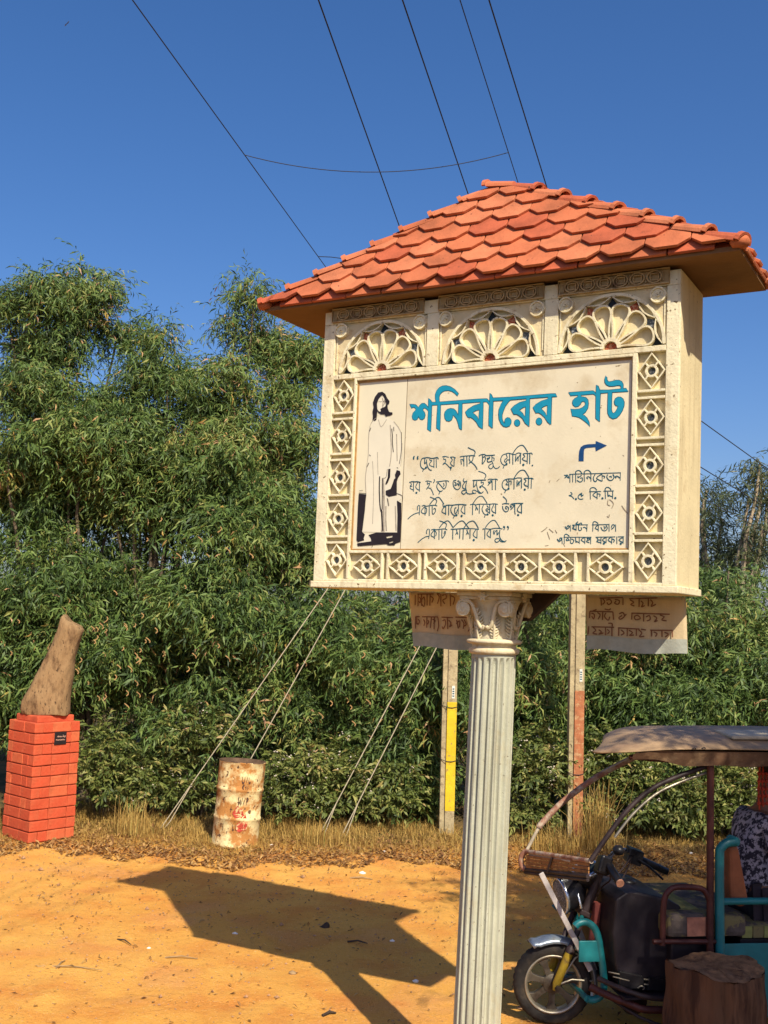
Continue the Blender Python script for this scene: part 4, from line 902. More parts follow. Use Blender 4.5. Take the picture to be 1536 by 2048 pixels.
rs = [[(310,105),(620,90)],[(700,105),(1060,85)],[(330,110),(335,205)],[(620,100),(620,190)],[(830,100),(830,210)],[(945,95),(945,200)],[(350,110),(380,150),(350,190)],[(400,130),(450,120),(470,160),(430,190),(410,160)],[(510,120),(570,130),(560,180),(510,170),(530,140)],[(710,120),(760,150),(720,180),(770,200)],[(850,130),(880,160),(860,210),(900,190)],[(970,110),(1000,150),(980,200),(1040,170)],
 [(180,285),(490,285)],[(730,295),(1210,295)],[(180,285),(175,380)],[(355,285),(350,400)],[(490,285),(500,390)],[(740,295),(735,380)],[(890,300),(890,400)],[(200,310),(240,330),(230,390),(205,350)],[(270,260),(220,280)],[(280,300),(320,330),(290,390)],[(400,300),(380,350),(430,400),(450,350)],[(380,250),(440,260),(460,240)],[(570,310),(620,290),(640,340),(590,380),(570,360),(610,330)],[(640,340),(665,310)],[(770,340),(810,320),(850,360),(790,380),(770,340)],[(920,340),(960,320),(970,370),(930,390)],[(1010,320),(1050,350),(1020,400),(1060,380)],[(1090,310),(1140,330),(1110,370),(1170,380)],
 [(200,495),(510,490)],[(560,495),(840,500)],[(860,500),(920,510)],[(970,510),(1240,500)],[(165,490),(155,600)],[(395,500),(400,600)],[(480,495),(485,610)],[(570,495),(570,600)],[(680,500),(680,600)],[(800,500),(800,590)],[(985,510),(985,590)],[(1110,505),(1110,590)],[(1240,500),(1240,590)],[(220,500),(260,540),(220,580),(280,590)],[(300,530),(340,560),(300,590),(370,570)],[(420,520),(450,550),(425,580)],[(430,440),(480,440),(485,480)],[(600,520),(640,560),(600,590)],[(700,520),(750,550),(710,590),(770,580)],[(830,510),(870,550),(840,600),(900,590)],[(1010,530),(1050,550),(1030,590)],[(1140,530),(1190,550),(1150,590)]]
banner("hanging_banner", "narrow shaded brown lettered cloth hanging under the board left of the column capital", [(815,1186),(968,1188),(968,1292),(826,1298)], 0.343, 0.80, -0.325, [(BL, p) for p in ls], 0.04, .24)
banner("hanging_banner", "wide lettered cloth under the right end of the board, its lower corner sunlit", [(1168,1190),(1369,1190),(1371,1306),(1172,1308)], 1.372, 1.885, -0.300, [(BR, p) for p in rs], 0.012, .24)

# ------------------------------------------------------------------ double pole line behind the sign
PY = 12.4
def pole(name, pb, pt, label, painted, z0, z1, tagpx, mat2):
    A = at(*pb, PY); Bp = at(*pt, PY); dx = (Bp.x - A.x) / (Bp.z - A.z)
    H_ = 5.75; x0 = A.x - dx * A.z
    o = empty(name, (x0, PY, 0)); tag(o, label, "power pole", "concrete poles of the power line")
    X_ = lambda z: dx * z
    def sheared(x_a, x_b, y_a, y_b, za, zb_, nm, m, bev=.004):
        m2 = MB(); vs = [(X_(z) + x, y, z) for z in (za, zb_) for (x, y) in ((x_a, y_a), (x_b, y_a), (x_b, y_b), (x_a, y_b))]
        m2.add(vs, [(0, 3, 2, 1), (4, 5, 6, 7), (0, 1, 5, 4), (1, 2, 6, 5), (2, 3, 7, 6), (3, 0, 4, 7)]); return m2.build(nm, m, o, bevel=bev)
    sheared(-.085, -.028, -.055, .085, -.2, H_, "pole_flange", concrete)
    sheared(-.0275, .075, -.075, .085, -.2, H_, "pole_shaft", concrete)
    sheared(-.029, .0768, -.0768, .02, z0, z1, "paint_band", mat2, 0.002)
    m2 = MB(); zt = tagpx; m2.box(X_(zt) - .012 + .03, X_(zt) + .05, -.0805, -.0775, zt - .07, zt + .07); m2.build("number_plate", plate_mat, o)
    m2 = MB()
    for k in range(4): m2.box(X_(zt) + .024, X_(zt) + .044, -.0818, -.0806, zt - .05 + k * .026, zt - .036 + k * .026)
    m2.build("plate_marks", ink, o)
    for zz in ((z1 - .05, z0 + .55) if painted else (.75,)):
        m2 = MB(); m2.tube([(X_(zz) + x, y, zz + q) for x, y, q in ((-.09, -.06, .01), (-.03, -.082, -.01), (.03, -.086, -.012), (.082, -.08, 0), (.082, .09, 0), (-.09, .09, 0))], .004, 6, closed=True); m2.build("binding_wire", wire_mat, o)
    return o, dx
pl, dxl = pole("concrete_pole", (893, 1665), (902, 1290), "concrete pole with a yellow painted band, close left of the white column", True, .30, 1.49, 1.60, yellow_paint)
pr, dxr = pole("concrete_pole", (1148, 1690), (1156, 1190), "concrete pole with a red brown painted lower part, right of the white column", False, .06, 1.66, 1.83, red_oxide)
# crossarm and insulators (behind the sign) carry the wires
ZA = at(1000, 680, PY).z
arm = empty("pole_crossarm", (0, PY, ZA)); tag(arm, "steel crossarm bolted between the two concrete poles behind the sign", "crossarm")
xa0 = at(742, 680, PY).x; xa1 = at(1215, 680, PY).x
m2 = MB(); m2.box(xa0, xa1, -.155, -.09, -.04, .04); m2.build("channel", rust_tube, arm)
WL = [((265, 0), 757), ((637, 0), 880), ((805, 0), 1035), ((920, 0), 1136), ((978, 0), 1188)]
WMID = [(645, 525), (805, 470), (937, 390), (1033, 355), (1092, 370)]
wire_lab = ["leftmost overhead wire, crossing the sky to the left eave of the roof", "overhead wire second from the left, meeting the left slope of the roof", "overhead wire in the middle, meeting the roof left of its peak",
            "thin overhead wire reaching the roof just behind its peak", "rightmost thick overhead wire, meeting the roof right of its peak"]
wire_pts = []
for k, ((tx, ty), bx) in enumerate(WL):
    B_ = at(bx, 680, PY); A_ = at(tx, ty, 5.9); A2 = A_ + (A_ - B_) * 0.9
    wire_pts.append((A_, B_))
    m2 = MB(); P_ = [A2 + (B_ - A2) * (j / 24) for j in range(25)]
    m2.tube(P_, .0048 if k in (1, 2, 4) else .0036, 6)
    tag(m2.build("overhead_wire", wire_mat, None), wire_lab[k], "wire", "overhead power wires")
    m2 = MB(); m2.lathe([(0, -.03), (.02, -.03), (.03, -.01), (.018, 0), (.034, .02), (.02, .035), (.03, .05), (0, .06)], 14, (B_.x, -.12, .07 + B_.z - ZA)); m2.build("insulator", insul, arm)
def on_wire(k, y):
    A_, B_ = wire_pts[k]; bx = WL[k][1]; tx = WL[k][0][0]; f_ = y / 680.0
    iy = (1 / 5.9) + f_ * (1 / PY - 1 / 5.9); return at(tx + (bx - tx) * f_, y, 1 / iy)
a_ = on_wire(0, 310); c_ = on_wire(3, 305)
m2 = MB(); P_ = []
for j in range(25):
    t = j / 24; p = a_ + (c_ - a_) * t; p.z -= .155 * 4 * t * (1 - t) * .9; P_.append(p)
m2.tube(P_, .0032, 5)
tag(m2.build("cross_wire", wire_mat, None), "thin sagging wire strung across between two overhead wires", "wire")
m2 = MB(); a_ = on_wire(0, 513); m2.tube([a_, at(662, 514, a_.y + .2), at(700, 519, a_.y + .5), at(760, 524, a_.y + .9)], .004, 5)
tag(m2.build("cross_wire", wire_mat, None), "short wire branching off the leftmost overhead wire beside the eave", "wire")
for k, ((x0_, y0_), (x1_, y1_), r_) in enumerate([((1401, 841), (1536, 938), .0065), ((1401, 934), (1536, 1017), .0065), ((1410, 999), (1536, 1066), .005)]):
    A_ = at(x0_ - (x1_ - x0_) * .7, y0_ - (y1_ - y0_) * .7, 12.8); B_ = at(x1_, y1_, 15.0); B2 = B_ + (B_ - A_) * 3
    m2 = MB(); m2.tube([A_ + (B2 - A_) * (j / 12) for j in range(13)], r_, 6)
    tag(m2.build("side_wire", wire_mat, None), ["highest of the three wires slanting down at the right edge", "middle of the three wires slanting down at the right edge", "lowest of the three wires slanting down at the right edge"][k], "wire", "wires slanting down at the right edge")
# guy wires
GW = [((333, 1640), (655, 1178), pl, "guy wire furthest left, running down behind the barrel to the grass"), ((478, 1560), (690, 1180), pl, "second guy wire from the left, passing over the rim of the barrel"),
      ((640, 1668), (838, 1295), pr, "left one of the two guy wires beside the yellow banded pole"), ((685, 1668), (873, 1295), pr, "right one of the two guy wires beside the yellow banded pole")]
for (gx, gy), (ux, uy), pp, lab in GW:
    g = ground_at(gx, gy if gy > 1600 else 1690); 
    if gy < 1600: g = at(405, 1690, 12.2)
    g.z = 0.0; yg = min(g.y, 12.15)
    P0_ = at(gx, gy, yg); P1_ = at(ux, uy, PY - .02); top = P1_ + (P1_ - P0_) * .95; P0_ = P0_ - (P1_ - P0_) * .12
    m2 = MB(); m2.tube([P0_ + (top - P0_) * (j / 14) for j in range(15)], .0062, 6)
    o = m2.build("guy_wire", rope_mat, None); tag(o, lab, "guy wire", "guy wires staying the poles")
    if gy > 1600:
        m2 = MB(); q = P0_ + (P1_ - P0_) * .25; m2.tube([q, P0_ + (P1_ - P0_) * .10 + Vector((.05, 0, 0)), P0_], .006, 5); m2.build("twisted_tail", rope_mat, o)

# ------------------------------------------------------------------ brick plinth with stone
cor = ground_at(56, 1688); PA = math.radians(47.5); Ls = 0.53
pc = cor + Vector((math.cos(PA), math.sin(PA), 0)) * Ls / 2 + Vector((-math.sin(PA), math.cos(PA), 0)) * Ls / 2
ped = empty("brick_plinth", pc, PA); tag(ped, "red painted brick plinth with a small black plaque, carrying a rough stone", "plinth")
ztop = at(62, 1446, cor.y).z; nc = 11; chh = ztop / nc; hb = Ls / 2
m2 = MB(); m2.box(-hb + .012, hb - .012, -hb + .012, hb - .012, -.05, ztop - .012); m2.build("mortar_core", mortar, ped)
rb = random.Random(3)
bm_cache = {}
def brick_mesh(l, i):
    key = (round(l, 3), i)
    if key not in bm_cache:
        m = MB(); n_ = 1; jj = lambda: rb.uniform(-.0035, .0035)
        v = [(sx * l / 2 + jj(), sy * .05 + jj() * .8, sz * (chh / 2 - .0052) + jj() * .8) for sz in (-1, 1) for (sx, sy) in ((-1, -1), (0, -1.03), (1, -1), (1, 1), (0, 1), (-1, 1))]
        m.add(v, [(5, 4, 3, 2, 1, 0), (6, 7, 8, 9, 10, 11), (0, 1, 7, 6), (1, 2, 8, 7), (2, 3, 9, 8), (3, 4, 10, 9), (4, 5, 11, 10), (5, 0, 6, 11)])
        bm_cache[key] = m.mesh("brick"); bm_cache[key].materials.append(rb.choice([brick_mat, brick_mat, brick_mat2]))
    return bm_cache[key]
for c in range(nc):
    for sd in range(4):
        L_ = Ls - .1; segs = [L_ / 2, L_ / 2] if (c + sd) % 2 else [L_ * .25, L_ * .5, L_ * .25]; x = -hb + (0.0 if c % 2 else .1)
        for l in segs:
            g = .004; o = link_mesh("brick", brick_mesh(l - g, rb.randrange(3)), ped)
            M = Matrix.Rotation(sd * PI / 2, 4, 'Z') @ Matrix.Translation((x + l / 2, -hb + .05 + rb.uniform(-.003, .004), (c + .5) * chh)) @ Matrix.Rotation(rb.uniform(-.006, .006), 4, 'Y')
            o.matrix_local = M; bv = o.modifiers.new("bevel", 'BEVEL'); bv.width = .006; bv.segments = 2
            x += l
m2 = MB(); m2.box(-hb + .055, hb - .045, -hb + .055, hb - .045, ztop - .01, ztop + .062); m2.build("cap_course", brick_mat, ped, bevel=.012)
# plaque on the right-hand face
m2 = MB(); m2.box(.03 - .07, .03 + .07, -hb - .012, -hb - .003, ztop - .235, ztop - .105)
plq = m2.build("plaque", plaque_mat, ped, bevel=.004)
m2 = MB(); px0 = .03; zc_ = ztop - .17
PF = lambda a, b_, c: (px0 - .07 + a * .14, -hb - .0125 - c, zc_ - .065 + b_ * .13)
for pts in ([(.2,.62),(.27,.68),(.3,.60)],[(.34,.60),(.34,.72)],[(.38,.68),(.44,.60),(.46,.68)],[(.5,.60),(.5,.70)],[(.54,.60),(.6,.68),(.62,.60)],[(.7,.60),(.7,.78)],[(.7,.68),(.76,.66),(.74,.60)],[(.8,.70),(.84,.60)],[(.9,.70),(.82,.54)],[(.18,.72),(.9,.72)] if False else [(.24,.7),(.3,.7)],
            [(.14,.34),(.14,.46)],[(.14,.42),(.2,.42)],[(.24,.34),(.24,.44)],[(.3,.34),(.36,.44)],[(.36,.34),(.36,.44),(.42,.38)],[(.46,.34),(.46,.44)],[(.5,.34),(.55,.44),(.58,.34)],[(.62,.34),(.62,.44)],[(.66,.36),(.72,.42)],[(.76,.34),(.76,.44)],[(.8,.34),(.86,.40)]):
    m2.strip(pts, .035, PF, .0006, None)
m2.build("plaque_lettering", plaque_txt, plq, recalc=False)
# stone
lv = [(1430, 46, 138), (1422, 43, 139), (1404, 45, 139), (1382, 58, 141), (1353, 73, 147), (1320, 91, 149), (1287, 106, 158), (1262, 116, 167), (1250, 120, 163), (1243, 124, 152), (1239, 130, 141)]
Ysc = cor.y + .36; zb0 = at(90, 1430, Ysc).z; zoff = ztop + .062 - zb0
st = MB(); n = 40; vs = []; rs_ = random.Random(9)
lvf = []
for i in range(len(lv) - 1):
    for j in range(4):
        t = j / 4; lvf.append(tuple(lv[i][k] * (1 - t) + lv[i + 1][k] * t for k in range(3)))
lvf.append(lv[-1])
for (y_, l_, r_) in lvf:
    a = at(l_, y_, Ysc); b2 = at(r_, y_, Ysc); cx_ = (a.x + b2.x) / 2; hw = (b2.x - a.x) / 2; z = (a.z + b2.z) / 2 + zoff
    dp = min(.17, .075 + hw * .38)
    for k in range(n):
        an = 2 * PI * k / n; sq = 0.75
        cxx = math.copysign(abs(math.cos(an)) ** sq, math.cos(an)); syy = math.copysign(abs(math.sin(an)) ** sq, math.sin(an))
        w = 1 + .035 * math.sin(an * 3 + z * 9) + .03 * math.sin(an * 7 - z * 17) + .02 * math.sin(an * 11 + z * 40)
        topf = max(0.0, (1262 - y_) / 23.0); vs.append((cx_ + hw * cxx * (w if abs(cxx) < .9 else 1), Ysc + dp * syy * w, z + .004 * math.sin(an * 5) - topf * .045 * cxx + .006 * math.sin(an * 4 + z * 30)))
m_ = len(lvf)
fs = [(i * n + k, i * n + (k + 1) % n, (i + 1) * n + (k + 1) % n, (i + 1) * n + k) for i in range(m_ - 1) for k in range(n)] + [tuple(reversed(range(n))), tuple((m_ - 1) * n + k for k in range(n))]
st.add(vs, fs, True); so = st.build("carved_stone", stone_mat, None); tag(so, "rough brown leaning stone standing on the red brick plinth", "stone sculpture")

# ------------------------------------------------------------------ barrel
bt = at(483, 1532, 11.66); bb_ = at(469, 1692, 11.66)
bar = empty("oil_barrel", (bb_.x, 11.66, 0.02)); bar.rotation_euler = (math.radians(-3), math.radians(2.6), math.radians(-8))
tag(bar, "dented rusty cream oil barrel standing in the dry grass", "barrel")
RB = .238; HBt = .84
prof = [(0, -.02), (RB + .003, -.02), (RB + .006, .0), (RB, .012)]
for z0_ in (.27, .56): prof += [(RB, z0_ - .022), (RB + .008, z0_ - .012), (RB + .010, z0_), (RB + .008, z0_ + .012), (RB, z0_ + .022)]
for q in range(6): prof.append((RB + (.0025 if q % 2 else 0), .61 + q * .03))
prof += [(RB, HBt - .015), (RB + .006, HBt - .008), (RB + .006, HBt), (RB - .004, HBt + .001)]
m2 = MB(); m2.lathe(prof, 64); 
m2.v = [(x * (1 + .012 * math.sin(z * 9 + 4 * math.atan2(y, x))) , y * (1 + .014 * math.sin(z * 13 + 3 * math.atan2(y, x))), z) for x, y, z in m2.v]
m2.build("drum", barrel_mat, bar)
m2 = MB(); m2.lathe([(RB + .007, HBt - .006), (RB + .007, HBt + .006), (RB - .008, HBt + .006), (RB - .010, HBt - .03), (RB - .03, HBt - .04), (0, HBt - .042)], 48); m2.build("rim", barrel_rim, bar)
def BF(a, b_, c):   # a: angle in radians from the front, b: height
    r = RB + .006 + c; return (r * math.sin(a), -r * math.cos(a), b_)
m2 = MB()
def bt_(pts, w=.009): m2.strip([(q.x, q.y) for q in smooth_pts([(a, b_, 0) for a, b_ in pts], 3)] if len(pts) > 2 else pts, w / .24 if False else .02, BF, lambda i: .0006 + .00003 * i, None)
for pts in ([(.30,.70),(.32,.645),(.40,.645),(.42,.70)],[(.50,.645),(.53,.70)],[(.60,.70),(.60,.645),(.68,.645)],[(.42,.615),(.34,.60),(.40,.575),(.34,.555)],[(.50,.61),(.50,.555)],[(.58,.61),(.58,.555),(.66,.555)],
            [(.22,.49),(.27,.42),(.31,.47),(.35,.42),(.40,.49)],[(.44,.42),(.52,.49)],[(.58,.42),(.58,.49)],[(.58,.49),(.66,.475),(.58,.455)],[(-.05,.40),(-.05,.34)],[(.1,.22),(.1,.17),(.16,.17)],[(.24,.22),(.24,.16)],[(-.35,.22),(-.33,.15)]):
    bt_(pts)
m2.build("barrel_lettering", pmat("barrel_ink", (.09, .045, .03), .8, .4, 40, 0, 10), bar, recalc=False)
m2 = MB()
rp = random.Random(4)
for (a0_, b0_, ra_, rb_2) in ((.30, .33, .26, .075), (.42, .20, .22, .06), (.60, .24, .14, .09)):
    m2.prism([(a0_ + ra_ * math.cos(k * PI / 12) * rp.uniform(.6, 1.1), b0_ + rb_2 * math.sin(k * PI / 12) * rp.uniform(.6, 1.15)) for k in range(24)], BF, .0003 + .0002 * rp.random(), .0001)
m2.build("red_stain", pmat("red_splash", (.40, .055, .03), .8, .35, 30, 0, 10, col2=(.6, .45, .22), mixs=26, thr=(.5, .56)), bar, recalc=False)["kind"] = "stuff"

# ------------------------------------------------------------------ vegetation
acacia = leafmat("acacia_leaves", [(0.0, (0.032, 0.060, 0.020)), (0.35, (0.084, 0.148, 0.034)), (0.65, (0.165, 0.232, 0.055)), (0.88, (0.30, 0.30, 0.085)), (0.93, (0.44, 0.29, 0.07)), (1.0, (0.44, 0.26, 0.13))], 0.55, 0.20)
eucal = leafmat("eucalyptus_leaves", [(0.0, (0.035, 0.055, 0.022)), (0.5, (0.075, 0.10, 0.04)), (1.0, (0.16, 0.16, 0.07))], 0.5, 0.2)
shrubm = leafmat("shrub_leaves", [(0.0, (0.04, 0.065, 0.016)), (0.5, (0.14, 0.18, 0.04)), (0.85, (0.34, 0.33, 0.10)), (1.0, (0.36, 0.26, 0.10))], 0.55, 0.25)
straw = leafmat("dry_straw", [(0.0, (0.26, 0.16, 0.045)), (0.5, (0.50, 0.32, 0.085)), (0.8, (0.62, 0.44, 0.14)), (1.0, (0.20, 0.22, 0.05))], 0.8, 0.2)
litterm = leafmat("leaf_litter", [(0.0, (0.12, 0.055, 0.02)), (0.5, (0.28, 0.14, 0.045)), (1.0, (0.48, 0.30, 0.11))], 0.85, 0.1)

def leaf_tpl(L_, w, nseg, curve, fold=0.25):
    """one sickle leaf along +x, curving down; returns verts, quads/tri as quads (degenerate end split)"""
    vs = []; fs = []
    for i in range(nseg + 1):
        t = i / nseg; x = L_ * (math.sin(curve * t) / curve if curve else t); z = -L_ * ((1 - math.cos(curve * t)) / curve if curve else 0)
        ww = w * math.sin(PI * (0.06 + 0.90 * t)) * (1 - .25 * t)
        vs += [(x, -ww / 2, z), (x, ww / 2, z + ww * fold)]
    for i in range(nseg): fs.append((2 * i, 2 * i + 1, 2 * i + 3, 2 * i + 2))
    return np.array(vs), np.array(fs)
def rotmats(az, el, rol):
    ca, sa, ce, se, cr_, sr = np.cos(az), np.sin(az), np.cos(el), np.sin(el), np.cos(rol), np.sin(rol)
    z = np.zeros_like(az); o = np.ones_like(az)
    Rz = np.stack([np.stack([ca, -sa, z], -1), np.stack([sa, ca, z], -1), np.stack([z, z, o], -1)], -2)
    Ry = np.stack([np.stack([ce, z, -se], -1), np.stack([z, o, z], -1), np.stack([se, z, ce], -1)], -2)   # el > 0 lifts +x
    Rx = np.stack([np.stack([o, z, z], -1), np.stack([z, cr_, -sr], -1), np.stack([z, sr, cr_], -1)], -2)
    return Rz @ Ry @ Rx
def twig_tpl(rg, nleaf, tl, leaf, droop, hang):
    """a spray: leaves set along an arching twig"""
    lvv, lff = leaf; V = []; Fq = []; k = 0
    for i in range(nleaf):
        t = (i + .6) / nleaf; p = np.array([tl * t, 0, -tl * droop * t * t])
        side = 1 if i % 2 else -1
        Rm = rotmats(np.array([side * rg.uniform(.3, 1.3)]), np.array([rg.uniform(-hang, .25)]), np.array([rg.uniform(-1.2, 1.2)]))[0]
        s_ = rg.uniform(.7, 1.15)
        V.append((lvv * s_) @ Rm.T + p); Fq.append(lff + k); k += len(lvv)
    return np.concatenate(V), np.concatenate(Fq), np.repeat(np.arange(nleaf), len(lvv))
def spray_mesh(name, P, AZ, EL, SCL, TINT, tpls, rg, tint_j=.16):
    Vs = []; Fs = []; Ts = []; off = 0
    which = rg.integers(0, len(tpls), len(P))
    for w_ in range(len(tpls)):
        ix = np.where(which == w_)[0]
        if not len(ix): continue
        tv, tf, tl_ = tpls[w_]
        Rm = rotmats(AZ[ix], EL[ix], rg.uniform(-.6, .6, len(ix)))
        v = np.einsum('nij,kj->nki', Rm, tv) * SCL[ix][:, None, None] + P[ix][:, None, :]
        f = tf[None] + (np.arange(len(ix)) * len(tv))[:, None, None] + off
        nl = tl_.max() + 1
        tj = rg.normal(0, tint_j, (len(ix), nl)); odd = rg.random((len(ix), nl)) < .022; tj[odd] += .5
        t = np.clip(TINT[ix][:, None] + tj[:, tl_], 0, 1)
        Vs.append(v.reshape(-1, 3)); Fs.append(f.reshape(-1, 4)); Ts.append(t.reshape(-1)); off += len(ix) * len(tv)
    V = np.concatenate(Vs).astype(np.float32); Fq = np.concatenate(Fs).astype(np.int32); T = np.concatenate(Ts).astype(np.float32)
    me = bpy.data.meshes.new(name); me.vertices.add(len(V)); me.vertices.foreach_set("co", V.ravel())
    me.loops.add(Fq.size); me.loops.foreach_set("vertex_index", Fq.ravel())
    me.polygons.add(len(Fq)); me.polygons.foreach_set("loop_start", np.arange(0, Fq.size, 4, dtype=np.int32)); me.polygons.foreach_set("loop_total", np.full(len(Fq), 4, np.int32))
    me.update(calc_edges=True)
    at2 = me.attributes.new("tint", 'FLOAT', 'POINT'); at2.data.foreach_set("value", T)
    return me
rgT = np.random.default_rng(21)
ACL = leaf_tpl(.135, .024, 2, 1.5); 
AC_T = [twig_tpl(rgT, 12, .32, ACL, rgT.uniform(.3, .8), 1.25) for _ in range(9)]
ACS = leaf_tpl(.115, .019, 2, 1.5); AC_S = [twig_tpl(rgT, 11, .30, ACS, rgT.uniform(.3, .9), 1.3) for _ in range(8)]
EUL = leaf_tpl(.15, .024, 2, .9); EU_T = [twig_tpl(rgT, 10, .34, EUL, rgT.uniform(.4, 1.0), 1.4) for _ in range(6)]
SHL = leaf_tpl(.080, .028, 2, 1.1); SH_T = [twig_tpl(rgT, 12, .24, SHL, rgT.uniform(.0, .5), .6) for _ in range(8)]

def crown(lobes, n, rg, clump=.34, per=16, down=.15, tint=.42):
    """lobes: (x, y, z, r). Sprays gathered in clumps over the lobes' shells"""
    lob = np.array(lobes, float); w = lob[:, 3] ** 1.35; w /= w.sum()
    nclump = max(1, n // per); li = rg.choice(len(lob), nclump, p=w)
    d = rg.normal(0, 1, (nclump, 3)); d /= np.linalg.norm(d, axis=1)[:, None]; d[:, 1] -= .35; d[:, 2] += .1; d /= np.linalg.norm(d, axis=1)[:, None]
    rr = rg.random(nclump) ** .45
    C = lob[li, :3] + d * (lob[li, 3] * rr)[:, None] * np.array([1, .9, 1.0])
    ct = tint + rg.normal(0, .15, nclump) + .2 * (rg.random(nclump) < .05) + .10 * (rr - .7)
    k = rg.integers(0, nclump, n); dj = rg.normal(0, 1, (n, 3)); dj /= np.linalg.norm(dj, axis=1)[:, None]
    P = C[k] + dj * (rg.random(n) ** .5 * clump * rg.uniform(.5, 1.15, n))[:, None] * np.array([1, 1, .8])
    out = (P - lob[li[k], :3]) * .6 + dj * .5
    AZ = np.arctan2(out[:, 1], out[:, 0]) + rg.normal(0, .6, n)
    EL = rg.normal(.15, .45, n) + .35 * np.clip(dj[:, 2], -1, 1) - down
    keep = P[:, 2] > .12
    return P[keep], AZ[keep], EL[keep], (rg.uniform(.6, 1.25, n) * (.85 + .3 * rg.random(nclump))[k])[keep], ct[k][keep]
def limbs(mb, base, lobes, r0, rg, wob=.12):
    for (x, y, z, r) in lobes:
        tgt = Vector((x, y, z + r * .3)); b0 = Vector(base); pts = []
        for j in range(9):
            t = j / 8; p = b0.lerp(tgt, t); p.x = b0.x + (tgt.x - b0.x) * t ** 1.5 + wob * math.sin(j * 1.7 + x * 3) * t * .6
            p.y = b0.y + (tgt.y - b0.y) * t ** 1.5; pts.append(p)
        mb.tube(pts, [r0 * (1 - .85 * j / 8) + .006 for j in range(9)], 7)
def tree(name, label, cat, pxl, Y, n, group, seed, tpls, mat, barkm=None, clump=.34, tint=.42, r0=.032, basex=None, down=.15, per=16, shrink=0):
    rg = np.random.default_rng(seed); lob = []
    for (px, py, r) in pxl:
        p = at(px, py, Y); lob.append((p.x, Y + rg.uniform(-.38, .55), p.z, max(.09, (r - shrink) * Y / F_PX)))
    bx = at(basex if basex is not None else pxl[-1][0], 1600, Y).x
    o = empty(name, (0, 0, 0)); 
    m = MB(); limbs(m, (bx, Y + .1, 0), lob, r0, rg); 
    base = Vector((bx, Y + .1, 0)); o.location = base
    m.v = [(v[0] - base.x, v[1] - base.y, v[2]) for v in m.v]
    m.build("trunk", barkm or bark, o, recalc=False)
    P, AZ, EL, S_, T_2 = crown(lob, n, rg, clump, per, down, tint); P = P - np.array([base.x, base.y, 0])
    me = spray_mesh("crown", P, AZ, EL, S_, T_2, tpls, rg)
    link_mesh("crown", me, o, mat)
    tag(o, label, cat, group); return o
GA = "acacia trees behind the sand"
# tall trees whose tops stand against the sky
tree("acacia_tree", "tallest acacia at the left edge with a round crown standing against the sky", "tree", [(178,575,72),(215,635,52),(110,600,66),(60,680,70),(20,600,60),(120,690,70),(60,800,95),(30,930,90),(150,620,60),(90,780,70),(60,960,110),(160,930,110)], 14.0, 6000, GA, 1, AC_S, acacia, per=24, basex=70, shrink=24, clump=.24, tint=.40)
tree("acacia_tree", "acacia with a small pointed top in the dip left of the sign", "tree", [(318,672,38),(300,745,66),(345,735,52),(352,770,60),(235,800,62),(395,800,55),(300,850,80),(250,900,80),(380,910,85),(250,950,110),(370,960,110),(200,860,80)], 13.7, 5000, GA, 2, AC_S, acacia, per=24, basex=300, shrink=24, clump=.22, tint=.44)
tree("acacia_tree", "tall acacia with yellowing sprays just left of the roof eave", "tree", [(505,595,42),(465,665,52),(540,680,62),(595,720,55),(480,760,65),(575,790,52),(625,700,50),(450,850,75),(520,900,60),(570,870,52),(610,880,45),(460,950,110),(540,980,80)], 14.1, 5400, GA, 3, AC_S, acacia, per=24, basex=470, shrink=24, clump=.23, tint=.50)
tree("acacia_tree", "thin airy acacia showing sky through it, touching the left side of the board", "tree", [(600,930,42),(560,1020,36),(620,1010,40),(590,1120,60),(640,1100,60)], 14.4, 1050, GA, 4, AC_S, acacia, basex=600, shrink=24, clump=.22, tint=.46)
# lower front row
FR = [(20,1120,130,"leftmost bushy acacia behind the stone on the plinth"),(150,1080,125,"bushy acacia rising right above the stone sculpture"),(290,1110,125,"bushy acacia behind the grass between plinth and barrel"),(430,1130,120,"dense acacia straight above the barrel"),
      (560,1190,115,"dense acacia behind the long guy wires"),(700,1260,120,"dense acacia below the left half of the board"),(830,1280,120,"dark acacia behind the left hanging banner"),
      (1075,1270,110,"dark acacia between the column and the red brown pole"),(1215,1270,120,"dense acacia above the front of the rickshaw canopy"),(1345,1290,120,"dense acacia below the right hanging banner"),(1480,1230,130,"rightmost bushy acacia above the rickshaw roof")]
for k, (cx_, cy_, r_, lab) in enumerate(FR):
    rq = random.Random(k + 50)
    lob = [(cx_ + rq.uniform(-25, 25), cy_ - 70 + rq.uniform(-20, 20), r_ * .62), (cx_ - 45, cy_ + 50, r_ * .72), (cx_ + 48, cy_ + 70, r_ * .72), (cx_ - 30, cy_ + 180, r_ * .80), (cx_ + 40, cy_ + 210, r_ * .78), (cx_, cy_ + 310, r_ * .80), (cx_ + 10, cy_ + 110, r_ * .8)]
    if cy_ < 1200: lob += [(cx_ - 20, cy_ - 150, r_ * .55), (cx_ + 50, cy_ - 120, r_ * .45)]
    if cy_ < 1150: lob += [(cx_ + 10, cy_ - 215, r_ * .5)]
    lob = [(a, min(b_, 1530), c) for a, b_, c in lob]
    tree("acacia_tree", lab, "tree", lob, 13.3 + (k % 3) * .3, 2300 if cy_ < 1200 else 2000, GA, 100 + k, AC_T, acacia, clump=.25, per=26, tint=.36 + .05 * (k % 3), r0=.04)
